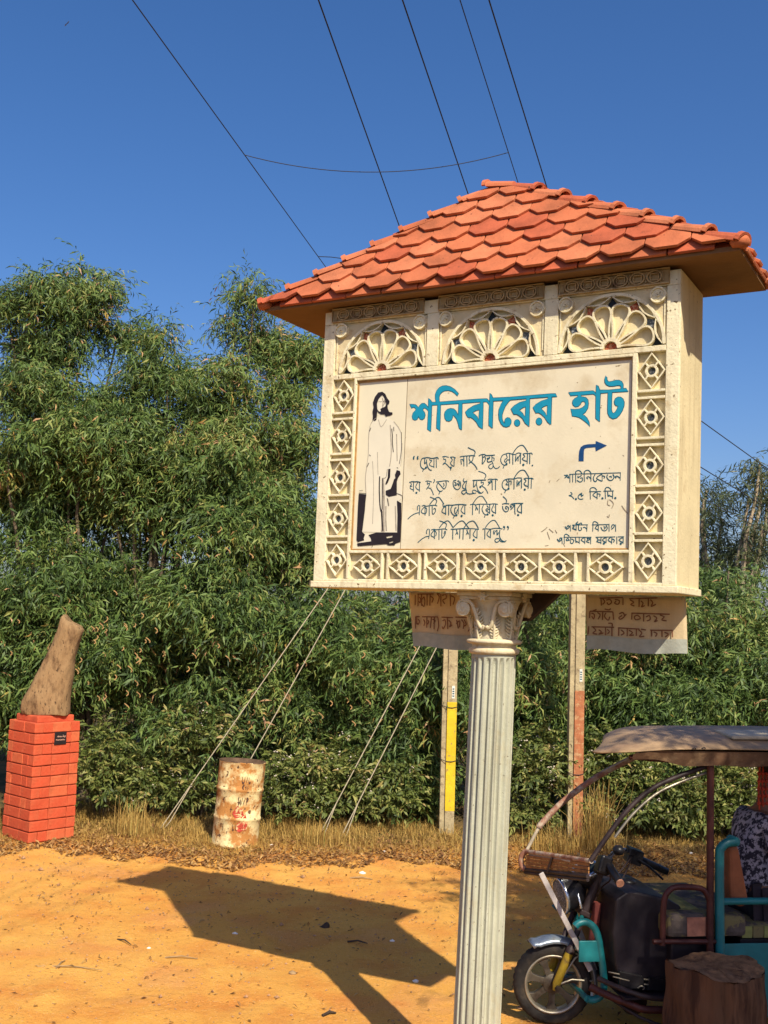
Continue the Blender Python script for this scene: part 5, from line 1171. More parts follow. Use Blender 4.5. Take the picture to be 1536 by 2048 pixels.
# trees further back on the right
tree("eucalyptus_tree", "slender eucalyptus with bare forked limbs, second from the right edge", "tree", [(1420,985,34),(1395,1010,30),(1445,1045,34),(1405,1090,40),(1470,1110,36),(1380,1150,50)], 21, 520, "eucalyptus trees at the right", 31, EU_T, eucal, bark_pale, clump=.3, tint=.45, r0=.11, basex=1432, per=12)
tree("eucalyptus_tree", "eucalyptus with a leaning bare limb at the right edge of the photo", "tree", [(1508,935,26),(1530,955,30),(1490,1000,20),(1520,1060,32),(1495,1100,34),(1545,1090,40),(1560,1000,40)], 20, 520, "eucalyptus trees at the right", 32, EU_T, eucal, bark_pale, clump=.28, tint=.5, r0=.10, basex=1462, per=12)
# wood behind
rg = np.random.default_rng(77); lob = []
for k in range(30):
    x = -9 + k * .8; lob.append((x, 17.5 + rg.uniform(-.6, 1), rg.uniform(.8, 1.6), 1.3)); lob.append((x + .3, 18.5, rg.uniform(1.8, 2.6), 1.0)); lob.append((x + .1, 18.8, rg.uniform(2.8, 3.3), .7))
P, AZ, EL, S_, T_2 = crown(lob, 5000, rg, .6, 12, .15, .3)
me = spray_mesh("far_thicket", P, AZ, EL, S_ * 1.9, T_2, AC_S, rg); tag(link_mesh("far_thicket", me, None, acacia), "dark thicket closing the view behind the acacias", None, kind="stuff")

# undergrowth shrubs with pale flowers
flower_m = pmat("pale_flowers", (0.62, 0.55, 0.46), 0.8, 0.2, 30, 0, 10)
def shrub(label, px, py, r_, Y, n, seed, flowers, hgt=1.0):
    rz = random.Random(seed); py -= rz.uniform(-5, 85); r_ *= rz.uniform(.85, 1.3); Y = rz.uniform(12.62, 12.85); n = int(n * 1.45)
    rg = np.random.default_rng(seed); c0 = at(px, py, Y); r = r_ * Y / F_PX; base = Vector((c0.x, Y, 0.1))
    lob = [(0, 0, max(.15, c0.z - .1), r), (-.5 * r, -.05, max(.1, c0.z - .1 - r * .4), r * .75), (.55 * r, -.05, max(.1, c0.z - .1 - r * .35), r * .75), (0, -.1, .2, r * .7)]
    o = empty("flowering_shrub", base); m = MB()
    for j in range(7):
        a = rg.uniform(-1.2, 1.2); m.tube([(a * .05, 0, -.1), (a * .2, rg.uniform(-.1, .1), c0.z * .5), (a * r * .9, rg.uniform(-.2, .1), c0.z + r * .2)], [.012, .009, .004], 5)
    m.build("stems", bark, o, recalc=False)
    P, AZ, EL, S_, T_2 = crown(lob, n, rg, .2, 10, -.1, .45); link_mesh("foliage", spray_mesh("foliage", P, AZ, EL, S_, T_2, SH_T, rg), o, shrubm)
    if flowers:
        q = P[rg.choice(len(P), min(flowers, len(P)), replace=False)]; q = q[q[:, 1] < .1]; m = MB()
        for p in q:
            for j in range(3):
                c = p + rg.normal(0, .02, 3) + np.array([0, -.03, .03]); s = rg.uniform(.006, .014)
                m.add([(c[0] - s, c[1], c[2]), (c[0], c[1] - s, c[2]), (c[0] + s, c[1], c[2]), (c[0], c[1] + s, c[2]), (c[0], c[1], c[2] + s), (c[0], c[1], c[2] - s)], [(0, 1, 4), (1, 2, 4), (2, 3, 4), (3, 0, 4), (1, 0, 5), (2, 1, 5), (3, 2, 5), (0, 3, 5)])
        m.build("blossoms", flower_m, o, recalc=False)["kind"] = "stuff"
    tag(o, label, "shrub", "leafy shrubs along the verge")
SHR = [("low leafy shrub at the right foot of the brick plinth", 215, 1570, 55, 12.4, 240, 0), ("low shrub in the dry grass midway between plinth and barrel", 320, 1570, 55, 12.6, 260, 30), ("pale flowered shrub just left of the barrel", 395, 1540, 50, 12.6, 260, 60),
       ("pale flowered shrub just right of the barrel", 575, 1560, 60, 12.4, 330, 110), ("flowering shrub around the feet of the two short guy wires", 660, 1550, 60, 12.6, 320, 90), ("leafy shrub left of the yellow banded pole", 765, 1575, 62, 12.3, 330, 30),
       ("shrub in the shade right behind the column", 1060, 1560, 60, 12.4, 320, 50), ("flowering shrub right of the red brown pole", 1215, 1560, 60, 12.6, 330, 90), ("flowering shrub seen through the rickshaw windscreen frame", 1290, 1590, 55, 12.4, 330, 140), ("flowering shrub left of the rickshaw door post", 1375, 1580, 58, 12.5, 330, 130), ("flowering shrub right of the rickshaw door post", 1460, 1600, 60, 12.4, 330, 90)]
for k, (lab, px, py, r_, Y, n, fl) in enumerate(SHR): shrub(lab, px, py, r_, Y, n, 300 + k, fl)
# hanging dried pods in the acacias
m = MB(); rq = random.Random(8)
for _ in range(95):
    px, py = rq.choice([(rq.gauss(150, 120), rq.gauss(1290, 40)), (rq.gauss(280, 60), rq.gauss(1330, 50)), (rq.gauss(720, 60), rq.gauss(1330, 60)), (rq.gauss(350, 180), rq.gauss(1100, 120))]); Y = rq.uniform(12.35, 12.75)
    if not (0 < px < 860 and 800 < py < 1500): continue
    p = at(px, py, Y); a = rq.uniform(-.8, .8); s = rq.uniform(.022, .042)
    pts = [p + Vector((math.sin(a + t * 2.6) * s, rq.uniform(-.01, .01), -t * s * 1.7)) for t in (0, .35, .7, 1)]
    m.strip([(q.x, q.z) for q in pts], .011, lambda x, z, c, Y=Y: (x, Y, z), 0, None)
tag(m.build("seed_pods", pmat("dry_pods", (0.36, 0.22, 0.09), .8, .3, 12, 0, 10), None, recalc=False), "curled dry seed pods hanging among the acacia leaves", None, kind="stuff")

# dry grass verge
def blades(name, n, fx, fy, fh, seed, mat, tint0=.45, lean=.5, wid=.006):
    rg = np.random.default_rng(seed); x = fx(rg, n); y = fy(rg, n, x); h = fh(rg, n, x, y); az = rg.uniform(0, 2 * PI, n); ln = rg.normal(0, lean, n) + .25
    z = np.array([ground_z(a, b_) for a, b_ in zip(x, y)]) - .01
    V = np.zeros((n, 6, 3)); 
    for j, t in enumerate((0, .55, 1)):
        cx_ = x + np.cos(az) * ln * h * t * t; cy_ = y + np.sin(az) * ln * h * t * t; cz = z + h * t * (1 - .25 * np.abs(ln) * t)
        ww = wid * (1 - .85 * t) * rg.uniform(.7, 1.3, n) * .5
        V[:, 2 * j, 0] = cx_ - np.sin(az) * ww; V[:, 2 * j, 1] = cy_ + np.cos(az) * ww; V[:, 2 * j, 2] = cz
        V[:, 2 * j + 1, 0] = cx_ + np.sin(az) * ww; V[:, 2 * j + 1, 1] = cy_ - np.cos(az) * ww; V[:, 2 * j + 1, 2] = cz
    Fq = (np.array([[0, 1, 3, 2], [2, 3, 5, 4]])[None] + (np.arange(n) * 6)[:, None, None]).reshape(-1, 4).astype(np.int32)
    me = bpy.data.meshes.new(name); me.vertices.add(n * 6); me.vertices.foreach_set("co", V.astype(np.float32).ravel())
    me.loops.add(Fq.size); me.loops.foreach_set("vertex_index", Fq.ravel()); me.polygons.add(len(Fq))
    me.polygons.foreach_set("loop_start", np.arange(0, Fq.size, 4, dtype=np.int32)); me.polygons.foreach_set("loop_total", np.full(len(Fq), 4, np.int32)); me.update(calc_edges=True)
    T = np.repeat(np.clip(rg.normal(tint0, .22, n), 0, 1), 6).astype(np.float32); a2 = me.attributes.new("tint", 'FLOAT', 'POINT'); a2.data.foreach_set("value", T)
    return me
def edge_y(x): return 11.25 + .22 * np.sin(x * 1.9 + 1) + .12 * np.sin(x * 5.3) + .10 * np.sin(x * 11)
gx = lambda rg, n: rg.uniform(-5.2, 6.0, n)
gy = lambda rg, n, x: edge_y(x) + 1.5 * rg.random(n) ** 1.1
gh = lambda rg, n, x, y: (.03 + .085 * np.clip((y - edge_y(x)) / .9, 0, 1) * (.45 + .9 * (np.sin(x * 3.1 + 1) * np.sin(x * 7.3 + y * 4) * .5 + .5))) * rg.uniform(.4, 1.5, n) * np.where(x > .9, .55, 1.0)
tag(link_mesh("dry_grass", blades("dry_grass", 50000, gx, gy, gh, 5, straw, .42, 1.25, .007), None, straw), "matted dry golden grass along the foot of the trees", None, kind="stuff")
def tuft(label, X, Y, n, h, r, seed):
    me = blades("grass_tuft", n, lambda rg, m_: X + rg.normal(0, r, m_), lambda rg, m_, x: Y + rg.normal(0, r * .6, m_), lambda rg, m_, x, y: h * rg.uniform(.4, 1.1, m_), seed, straw, .55, .35, .008)
    tag(link_mesh("grass_tuft", me, None, straw), label, "grass tuft", "tall dry grass tufts")
p = at(1195, 1690, 11.9); tuft("tall dry straw tuft at the foot of the red brown pole", p.x, 11.9, 220, .75, .10, 61)
p = at(262, 1650, 11.9); tuft("brown dry straw tuft right of the brick plinth", p.x, 11.9, 150, .42, .12, 62)
p = at(1150, 1690, 11.8); tuft("short straw tuft in front of the red brown pole", p.x - .25, 11.8, 200, .35, .15, 63)
p = at(640, 1650, 11.7); tuft("short straw tuft where the short guy wires meet the ground", p.x, 11.75, 200, .3, .12, 64)
# leaf litter at the edge of the grass and on the sand
def quads(name, n, x, y, s0, s1, seed, lab, mat, zo=.004):
    rg = np.random.default_rng(seed); az = rg.uniform(0, 2 * PI, n); s = rg.uniform(s0, s1, n); w = s * rg.uniform(.2, .55, n); tl = rg.normal(0, .35, n)
    z = np.array([ground_z(a, b_) for a, b_ in zip(x, y)]) + zo + np.abs(tl) * s * .5
    V = np.zeros((n, 4, 3))
    for j, (a, b_) in enumerate(((-1, 0), (0, -1), (1, 0), (0, 1))):
        V[:, j, 0] = x + np.cos(az) * a * s / 2 - np.sin(az) * b_ * w / 2; V[:, j, 1] = y + np.sin(az) * a * s / 2 + np.cos(az) * b_ * w / 2; V[:, j, 2] = z + a * tl * s * .5 + (.15 * s if b_ else 0)
    me = bpy.data.meshes.new(name); me.from_pydata(V.reshape(-1, 3).tolist(), [], (np.arange(n * 4).reshape(n, 4)).tolist())
    a2 = me.attributes.new("tint", 'FLOAT', 'POINT'); a2.data.foreach_set("value", np.repeat(rg.random(n), 4).astype(np.float32))
    tag(link_mesh(name, me, None, mat), lab, None, kind="stuff")
rg = np.random.default_rng(91); n = 15000; x = rg.uniform(-4.6, 5.5, n); y = edge_y(x) - .45 + np.abs(rg.normal(0, .75, n)) * 1.0
quads("leaf_litter", n, x, y, .02, .07, 92, "fallen brown leaves along the edge of the grass", litterm)
n = 2600; x = rg.uniform(-3.5, 4.5, n); y = 6.3 + 5.0 * rg.random(n) ** .7
quads("scattered_leaves", n, x, y, .012, .045, 93, "dry leaf scraps scattered over the sand", litterm)
m = MB(); n = 1500
for _ in range(n):
    x, y = rg.uniform(-3.5, 4.5), 6.3 + 5.2 * rg.random() ** .8; s = rg.uniform(.004, .012) * (2.2 if rg.random() < .05 else 1); z = ground_z(x, y) + s * .3
    J = lambda: rg.uniform(.7, 1.3)
    m.add([(x - s * J(), y, z), (x, y - s * J(), z), (x + s * J(), y, z), (x, y + s * J(), z), (x, y, z + s * J() * .8)], [(0, 1, 4), (1, 2, 4), (2, 3, 4), (3, 0, 4)])
tag(m.build("pebbles", pmat("pebble", (0.36, 0.20, 0.10), .9, .4, 30, 0, 10), None, recalc=False), "small pebbles and clods on the sand", None, kind="stuff")

# ------------------------------------------------------------------ battery rickshaw in the shade
RY = math.radians(9); RP = Vector((1.107, 6.851, 0))
rk = empty("battery_rickshaw", RP, RY); tag(rk, "old three wheeled battery rickshaw with teal frame and worn grey canopy, parked in shade", "rickshaw")
def T(mb, pts, r, n=10, sm=3): 
    p = smooth_pts(pts, sm) if len(pts) > 2 else pts
    return mb.tube(p, r, n)
def wheel(c, R, steer, name, sc_=1.0):
    cs, sn = math.cos(steer), math.sin(steer)
    def put(mb, mat, nm, par, bev=0):
        mb.v = [(c[0] + x * cs - y * sn, c[1] + x * sn + y * cs, c[2] + z) for x, y, z in mb.v]
        return mb.build(nm, mat, par, bevel=bev)
    m = MB(); n = 96; prof = []
    for j in range(15):
        a = -PI * .5 + 2 * PI * (j / 14) * .86 - PI * .36
        prof.append((R - .040 + .040 * math.cos(a), .046 * math.sin(a)))
    prof = [(R - .072, -.030), (R - .060, -.040), (R - .035, -.047), (R - .012, -.040), (R - .002, -.022), (R, 0), (R - .002, .022), (R - .012, .040), (R - .035, .047), (R - .060, .040), (R - .072, .030)]
    m.lathe(prof, n, ax='y')
    # tread blocks
    for k in range(n): 
        for j, (r_, y_) in enumerate(prof):
            if 3 <= j <= 7 and (k + (j % 2)) % 3 == 0:
                i = j * n + k; v = m.v[i]; rr_ = math.hypot(v[0], v[2]); f = (rr_ - .006) / rr_; m.v[i] = (v[0] * f, v[1], v[2] * f)
    ty = put(m, rubber, name, rk)
    m = MB(); m.lathe([(R - .070, -.032), (R - .064, -.040), (R - .074, -.040), (R - .084, -.030), (R - .088, -.012), (R - .088, .012), (R - .084, .030), (R - .074, .040), (R - .064, .040), (R - .070, .032)], 56, ax='y'); put(m, rim_lip, "rim", ty)
    m = MB(); m.lathe([(0, -.034), (.020, -.036), (.030, -.028), (.058, -.024), (.062, .0), (.058, .024), (.030, .028), (0, .034)], 32, ax='y')
    for k in range(7):
        a = k * 2 * PI / 7 + .2; ca, sa = math.cos(a), math.sin(a)
        q = []
        for (r_, w_) in ((.052, .020), (.09, .016), (.125, .020), (R - .080, .042)): q.append((r_, w_))
        poly = [(r_ * ca - w_ * sa, r_ * sa + w_ * ca) for r_, w_ in q] + [(r_ * ca + w_ * sa, r_ * sa - w_ * ca) for r_, w_ in reversed(q)]
        m.prism(poly, lambda a_, b_, c_: (a_, c_, b_), -.018, .016)
    put(m, alloy, "spokes", ty, .002)
    return ty
wheel((0, 0, .238), .238, math.radians(-9), "front_wheel")
wheel((1.95, -.40, .238), .238, 0, "rear_wheel"); wheel((1.95, .40, .238), .238, 0, "rear_wheel")
# fork
ax0 = Vector((0, 0, .238)); ftop = Vector((.285, 0, .955)); fd = (ftop - ax0).normalized()
for v in (-.078, .078):
    m = MB(); m.tube([ax0 + Vector((-.006, v, -.02)), ax0 + fd * .02 + Vector((-.006, v, 0)), ax0 + fd * .23 + Vector((0, v, 0))], [.016, .025, .025], 14); m.build("fork_leg", fork_yellow, rk)
    m = MB(); m.tube([ax0 + fd * .21 + Vector((0, v, 0)), ax0 + fd * .24 + Vector((0, v, 0)), ax0 + fd * .25 + Vector((0, v, 0)), ax0 + fd * .74 + Vector((0, v, 0))], [.028, .028, .018, .018], 14)
    m.tube([ax0 + fd * .47 + Vector((0, v, 0)), ax0 + fd * .72 + Vector((0, v, 0))], .027, 14); m.build("fork_tube", black_tube, rk)
m = MB(); m.tube([ax0 + Vector((0, -.12, 0)), ax0 + Vector((0, .12, 0))], .011, 10); m.tube([ax0 + Vector((0, -.128, 0)), ax0 + Vector((0, -.112, 0))], .022, 6); m.build("axle", alloy, rk)
for q in (.46, .73):
    m = MB(); p = ax0 + fd * q; m.obox(p, fd, (0, 1, 0), fd.cross(Vector((0, 1, 0))), .016, .11, .035); m.build("fork_clamp", black_tube, rk, bevel=.006)
# mudguard
m = MB(); vs = []; n = 30
for i in range(n + 1):
    a = math.radians(122 - 148 * i / n); R_ = .262 + (.012 if i < 2 else 0)
    for j, y in enumerate((-.062, -.056, -.03, 0, .03, .056, .062)):
        rr_ = R_ + (.012 if j in (2, 4) else (.016 if j == 3 else (0 if j in (1, 5) else -.018)))
        vs.append((rr_ * math.cos(a), y, .238 + rr_ * math.sin(a)))
m.add(vs, [(i * 7 + j, i * 7 + j + 1, (i + 1) * 7 + j + 1, (i + 1) * 7 + j) for i in range(n) for j in range(6)], True)
o = m.build("mudguard", pmat("blue_grey_mudguard", (.30, .36, .42), .35, .3, 12, .1, 40, metal=.6, col2=(.22, .15, .10), mixs=9, thr=(.55, .7)), rk, recalc=False); sd = o.modifiers.new("thick", 'SOLIDIFY'); sd.thickness = .003
for v in (-.066, .066):
    m = MB(); m.tube([(.01, v, .245), (.10, v, .275), (.238, v, .262)], .007, 8); m.tube([(.01, v, .245), (.12, v, .40), (.18, v, .43)], .006, 8); m.build("mudguard_stay", rim_lip, rk)
# headlamp
def bowl(nm, c, axis, prof, mat, par, n=28):
    ax = Vector(axis).normalized(); u = ax.orthogonal().normalized(); w = ax.cross(u); m = MB(); m.lathe(prof, n)
    m.v = [tuple(Vector(c) + u * x + w * y + ax * z) for x, y, z in m.v]; return m.build(nm, mat, par)
hl = bowl("headlamp", (.085, -.01, .762), (-1, -.12, -.18), [(0, -.115), (.04, -.105), (.08, -.07), (.098, -.02), (.104, .03), (.106, .045)], black_plastic, rk)
bowl("lamp_ring", (.085, -.01, .762), (-1, -.12, -.18), [(.106, .036), (.112, .042), (.110, .056), (.098, .06), (.094, .052)], chrome, hl)
bowl("lamp_glass", (.085, -.01, .762), (-1, -.12, -.18), [(.096, .050), (.06, .062), (0, .068)], glass_grey, hl)
m = MB(); m.tube([(.20, -.01, .80), (.13, -.07, .79), (.12, -.105, .78), (.14, -.105, .70)], .008, 8); m.build("lamp_bracket", chrome, hl)
m = MB(); m.prism([(0, 0), (.055, -.02), (.03, -.06)], lambda a, b_, c_: (.025 + a, -.05 + c_, .885 + b_), 0, .02); m.build("indicator", chrome, rk)
# instrument dome
gd = bowl("instrument_pod", (.205, -.015, .885), (-.35, -.22, .9), [(0, -.085), (.05, -.08), (.078, -.05), (.088, -.01), (.088, .020), (.082, .032)], black_plastic, rk)
bowl("chrome_bezel", (.205, -.015, .885), (-.35, -.22, .9), [(.088, .012), (.093, .02), (.090, .036), (.076, .040), (.072, .034)], chrome, gd)
bowl("dial_glass", (.205, -.015, .885), (-.35, -.22, .9), [(.076, .034), (.04, .045), (0, .048)], glass_dark, gd)
m = MB(); m.prism([(0, 0), (.075, .01), (.07, -.055), (.02, -.075)], lambda a, b_, c_: (.27 + a, -.06 + c_, .975 + b_), 0, .006); m.build("lime_sticker", lime, rk)
# handlebar
m = MB(); T(m, [(.30, -.05, .90), (.32, -.03, .95), (.30, -.12, 1.00), (.25, -.22, 1.0), (.26, -.28, .965)], .0125, 10, 4); T(m, [(.30, 0, .90), (.36, .06, .935), (.44, .13, .985), (.52, .17, .985), (.58, .19, .945)], .0125, 10, 4)
m.build("handlebar", chrome, rk)
m = MB(); T(m, [(.255, -.24, .985), (.262, -.30, .955), (.272, -.38, .915)], [.026, .027, .024] if False else .025, 12, 1); m.build("grip", black_plastic, rk)
m = MB(); m.tube([(.272, -.378, .916), (.2725, -.392, .910)], .024, 12); m.build("grip_end", rust_tube, rk)
m = MB(); m.tube([(.60, .195, .935), (.84, .26, .83)], .023, 12); m.build("grip", black_plastic, rk)
m = MB(); m.obox((.585, .185, .945), (1, .2, -.35), (0, 1, .1), (.3, 0, 1), .055, .035, .045); m.obox((.56, .15, .98), (1, .2, -.2), (0, 1, .1), (.3, 0, 1), .02, .02, .02); m.tube([(.60, .15, .93), (.68, .15, .88), (.78, .18, .80)], .008, 8); m.build("throttle_housing", black_plastic, rk, bevel=.012)
m = MB(); m.obox((.235, -.21, .975), (1, .1, -.3), (0, 1, -.2), (.3, 0, 1), .04, .05, .055); m.build("switch_housing", black_plastic, rk, bevel=.014)
m = MB(); m.tube([(.27, -.15, 1.0), (.31, -.17, 1.04), (.335, -.17, 1.05)], .006, 8); m.lathe([(0, -.03), (.025, -.026), (.036, -.008), (.036, .010), (.02, .026), (0, .03)], 16, (.345, -.17, 1.055)); m.build("mirror", black_plastic, rk)
m = MB(); T(m, [(.30, -.04, .88), (.40, .02, .86), (.50, .10, .91), (.56, .15, .95)], .005, 6, 4); T(m, [(.26, -.22, .96), (.30, -.16, .88), (.28, -.05, .80), (.24, 0, .66)], .005, 6, 4); T(m, [(.56, .16, .93), (.46, .05, .84), (.34, 0, .78), (.25, 0, .60)], .0045, 6, 4); m.build("cables", black_tube, rk)["kind"] = "stuff"
m = MB(); m.tube([(.26, -.05, .72), (.235, -.05, .46)], .030, 14); m.build("shock_absorber", pmat("dull_red_tube", (.20, .05, .04), .6, .3, 10, .2, 40), rk)
# windscreen frame: two bowed pipes and a slatted sill between them
near = [(.793, -.42, 1.591), (.59, -.42, 1.522), (.436, -.42, 1.449), (.30, -.42, 1.334), (.195, -.42, 1.206), (.082, -.42, 1.050)]
far = [(.736, .42, 1.560), (.442, .42, 1.414), (.205, .42, 1.252), (.055, .42, 1.107), (.032, .42, 1.075)]
m = MB(); T(m, near, .015, 10, 4); m.build("windscreen_pipe", black_tube, rk)
m = MB(); T(m, [(x + .035, -.405, z - .030) for x, y, z in near[:5]], .009, 8, 4); m.build("windscreen_pipe", rim_lip, rk)
m = MB(); T(m, far, .020, 10, 4); m.build("windscreen_pipe", rust_tube, rk)
m = MB(); T(m, [(.030, .42, 1.075), (.0, .42, 1.02), (-.045, .42, .935)], .011, 8, 3); T(m, [(x + .012, .41, z + .021) for x, y, z in far[:2]], .008, 8, 2); m.build("bleached_rod", rod_white, rk)
fe, ne = Vector((-.055, .42, .925)), Vector((.085, -.42, 1.045)); dn = Vector((0, 0, -.115))
m = MB(); m.tube([fe, fe.lerp(ne, .5), ne], .014, 10); m.build("sill_rail", rust_tube, rk)
m = MB(); m.tube([fe + dn, ne + dn + Vector((-.02, 0, .03))], .012, 10); m.tube([fe + dn + Vector((0, 0, -.02)), ne + dn + Vector((-.02, 0, .01))], .010, 10); m.build("sill_rail", black_tube, rk)
m = MB(); m.tube([fe + Vector((.02, -.03, -.015)), fe.lerp(ne, .72) + Vector((0, 0, -.018))], .011, 8); m.build("bleached_rod", rod_white, rk)
m = MB(); T(m, [fe, fe + Vector((-.022, .02, -.04)), fe + Vector((-.02, .02, -.09)), fe + dn], .018, 10, 3); m.build("sill_end", rust_tube, rk)
for j in range(4):
    z = -.028 - j * .021; m = MB(); a = fe + Vector((0, -.02, z)); b = ne + Vector((-.008, .02, z + .004)); d = (b - a).normalized(); m.obox((a + b) / 2, d, (0, 0, 1), d.cross(Vector((0, 0, 1))), (b - a).length / 2, .0085, .004); m.build("slat", wood_slat, rk)
m = MB(); a = fe.lerp(ne, .45); m.tube([a + Vector((-.012, -.01, -.012)), a + Vector((-.03, .03, -.11))], .007, 6); m.build("slat_brace", black_tube, rk)
m = MB(); a, b = Vector((-.105, -.07, .900)), Vector((.195, -.13, .345)); d = (b - a).normalized(); m.obox((a + b) / 2, d, (0, 1, 0), d.cross(Vector((0, 1, 0))), (b - a).length / 2, .006, .016); m.build("grey_strut", strut_mat, rk, bevel=.003)
m = MB(); a, b = Vector((.19, .12, .55)), Vector((.33, .10, .22)); d = (b - a).normalized(); m.obox((a + b) / 2, d, (0, 1, 0), d.cross(Vector((0, 1, 0))), (b - a).length / 2, .006, .016); m.build("grey_strut", strut_mat, rk)
# teal crash bar and plate
tb = [(.070, .622), (.092, .640), (.136, .646), (.185, .615), (.212, .56), (.232, .455), (.250, .34), (.252, .27), (.230, .218), (.185, .2), (.152, .206)]
for v in (-.20, .20):
    m = MB(); T(m, [(x, v, z) for x, z in tb], .0215, 12, 3); m.build("crash_bar", teal, rk)
m = MB(); m.box(.092, .222, -.212, -.20, .420, .540); m.build("teal_plate", teal, rk, bevel=.003)
m = MB(); m.tube([(.15, -.2, .206), (.15, .2, .206)], .018, 10); m.build("cross_tube", teal, rk)
m = MB(); m.tube([(.09, -.2, .635), (.2, 0, .66), (.09, .2, .635)], .014, 10); m.build("cross_tube", teal, rk)
# steering column shroud, front panel and battery cover
m = MB(); m.prism([(.255, .80), (.31, .835), (.40, .838), (.57, .80), (.66, .755), (.68, .60), (.66, .26), (.30, .29), (.255, .42), (.235, .60)], lambda a, b_, c_: (a + .03 * (abs(c_) / .3) ** 2, c_, b_), -.30, .30); m.build("front_panel", black_sheet, rk, bevel=.03)
m = MB(); m.lathe([(0, 0), (.05, .004), (.055, .02), (.03, .034), (0, .036)], 18, (.47, .0, .815)); m.build("filler_cap", black_plastic, rk)
for (u0, z0, u1, z1, v) in ((.235, .395, .40, .36, -.318), (.26, .37, .36, .345, -.322), (.45, .35, .60, .335, -.318), (.42, .325, .60, .31, -.32)):
    m = MB(); m.tube([(u0, v, z0), (u1, v, z1)], .005, 6); m.build("trim_strip", rim_lip, rk)
m = MB(); m.prism([(.30, .40), (.44, .37), (.46, .30), (.30, .30)], lambda a, b_, c_: (a, c_, b_), -.325, -.301); m.prism([(.48, .36), (.68, .34), (.68, .28), (.47, .29)], lambda a, b_, c_: (a, c_, b_), -.325, -.301); m.build("battery_flap", black_plastic, rk, bevel=.004)
m = MB(); T(m, [(.41, -.33, .305), (.425, -.34, .32), (.445, -.34, .31), (.44, -.33, .295)], .004, 6, 3); m.build("hook", rim_lip, rk)
m = MB(); m.lathe([(0, -.02), (.075, -.02), (.085, 0), (.075, .02), (0, .02)], 28, (.43, -.22, .20), ax='y'); m.build("motor_cover", black_tube, rk)
# chassis
for v in (-.40, .40):
    m = MB(); T(m, [(.20, v * .6, .335), (.40, v, .285), (.62, v, .262), (.9, v, .26), (2.25, v, .26)], .016, 8, 3); m.build("chassis_tube", black_tube, rk)
    m = MB(); T(m, [(.16, v * .55, .28), (.36, v * .9, .225), (.62, v, .20), (2.25, v, .20)], .022, 8, 3); m.build("chassis_tube", maroon, rk)
m = MB(); m.box(.30, 2.2, -.40, .40, .262, .275); m.build("floor", black_sheet, rk)
m = MB(); T(m, [(.22, -.1, .25), (.40, -.38, .16), (.62, -.42, .10)], .010, 8, 3); m.build("brake_rod", black_tube, rk)
# driver's seat
m = MB(); m.box(.60, .94, -.36, .36, .28, .605); m.build("seat_box", black_sheet, rk, bevel=.01)
m = MB(); m.box(.545, 1.04, -.43, .38, .61, .738); m.build("driver_cushion", seat_cloth, rk, bevel=.03)
m = MB(); m.box(.665, .79, -.4345, -.428, .622, .728); m.build("cloth_patch", seat_cloth2, rk); m = MB(); m.box(.665, .80, -.30, .1, .735, .7405); m.build("cloth_patch", seat_cloth3, rk)
for v in (-.45,):
    m = MB(); T(m, [(.507, v, .58), (.508, v, .70), (.516, v, .832), (.545, v, .885), (.59, v, .904), (.70, v, .902), (.76, v, .885), (.792, v, .83)], .017, 10, 3); m.build("seat_rail", maroon, rk)
    m = MB(); m.tube([(.45, v, .60), (.86, v, .595)], .015, 8); m.build("side_tube", maroon, rk)
for u, v in ((.797, -.45), (2.18, -.45), (2.18, .45)):
    m = MB(); m.tube([(u, v, .20), (u, v, 1.66)], .021, 10); m.build("roof_post", maroon, rk)
# passenger compartment
for v in (-.455,):
    m = MB(); T(m, [(.860, v, .20), (.856, v, .60), (.852, v, 1.06), (.862, v, 1.125), (.90, v, 1.155), (.955, v, 1.16)], .027, 12, 3); m.build("side_frame", teal, rk)
m = MB(); m.tube([(.86, -.455, .822), (1.7, -.455, .822)], .020, 10); m.build("arm_rail", teal, rk)
m = MB(); m.tube([(.955, -.455, 1.16), (.955, -.38, 1.16)], .027, 12); m.build("top_tube", teal, rk)
m = MB(); m.prism([(.925, 1.13), (.985, 1.13), (1.055, .80), (1.0, .78), (.94, .80)], lambda a, b_, c_: (a, c_, b_), -.425, -.27); m.build("passenger_backrest", seat_orange, rk, bevel=.025)
m = MB(); m.box(1.0, 1.42, -.40, .38, .59, .675); m.build("passenger_cushion", seat_cloth, rk, bevel=.03)
for k, mt in enumerate((seat_cloth3, seat_cloth, seat_cloth3, seat_cloth2)):
    m = MB(); m.box(1.02 + k * .07, 1.082 + k * .07, -.4045, -.398, .60, .665); m.build("cloth_patch", mt, rk)
m = MB(); m.box(.86, 2.2, -.462, -.452, .17, .585); m.box(.86, 2.2, .41, .42, .17, .585); m.build("body_panel", teal, rk, bevel=.003)
m = MB(); m.box(1.02, 1.38, -.38, .36, .28, .588); m.build("bench_box", black_sheet, rk)
m = MB(); m.box(1.78, 2.16, -.40, .38, .55, .66); m.build("rear_cushion", seat_cloth, rk, bevel=.03)
m = MB(); m.box(2.14, 2.20, -.40, .38, .60, 1.10); m.build("rear_backrest", seat_orange, rk, bevel=.02)
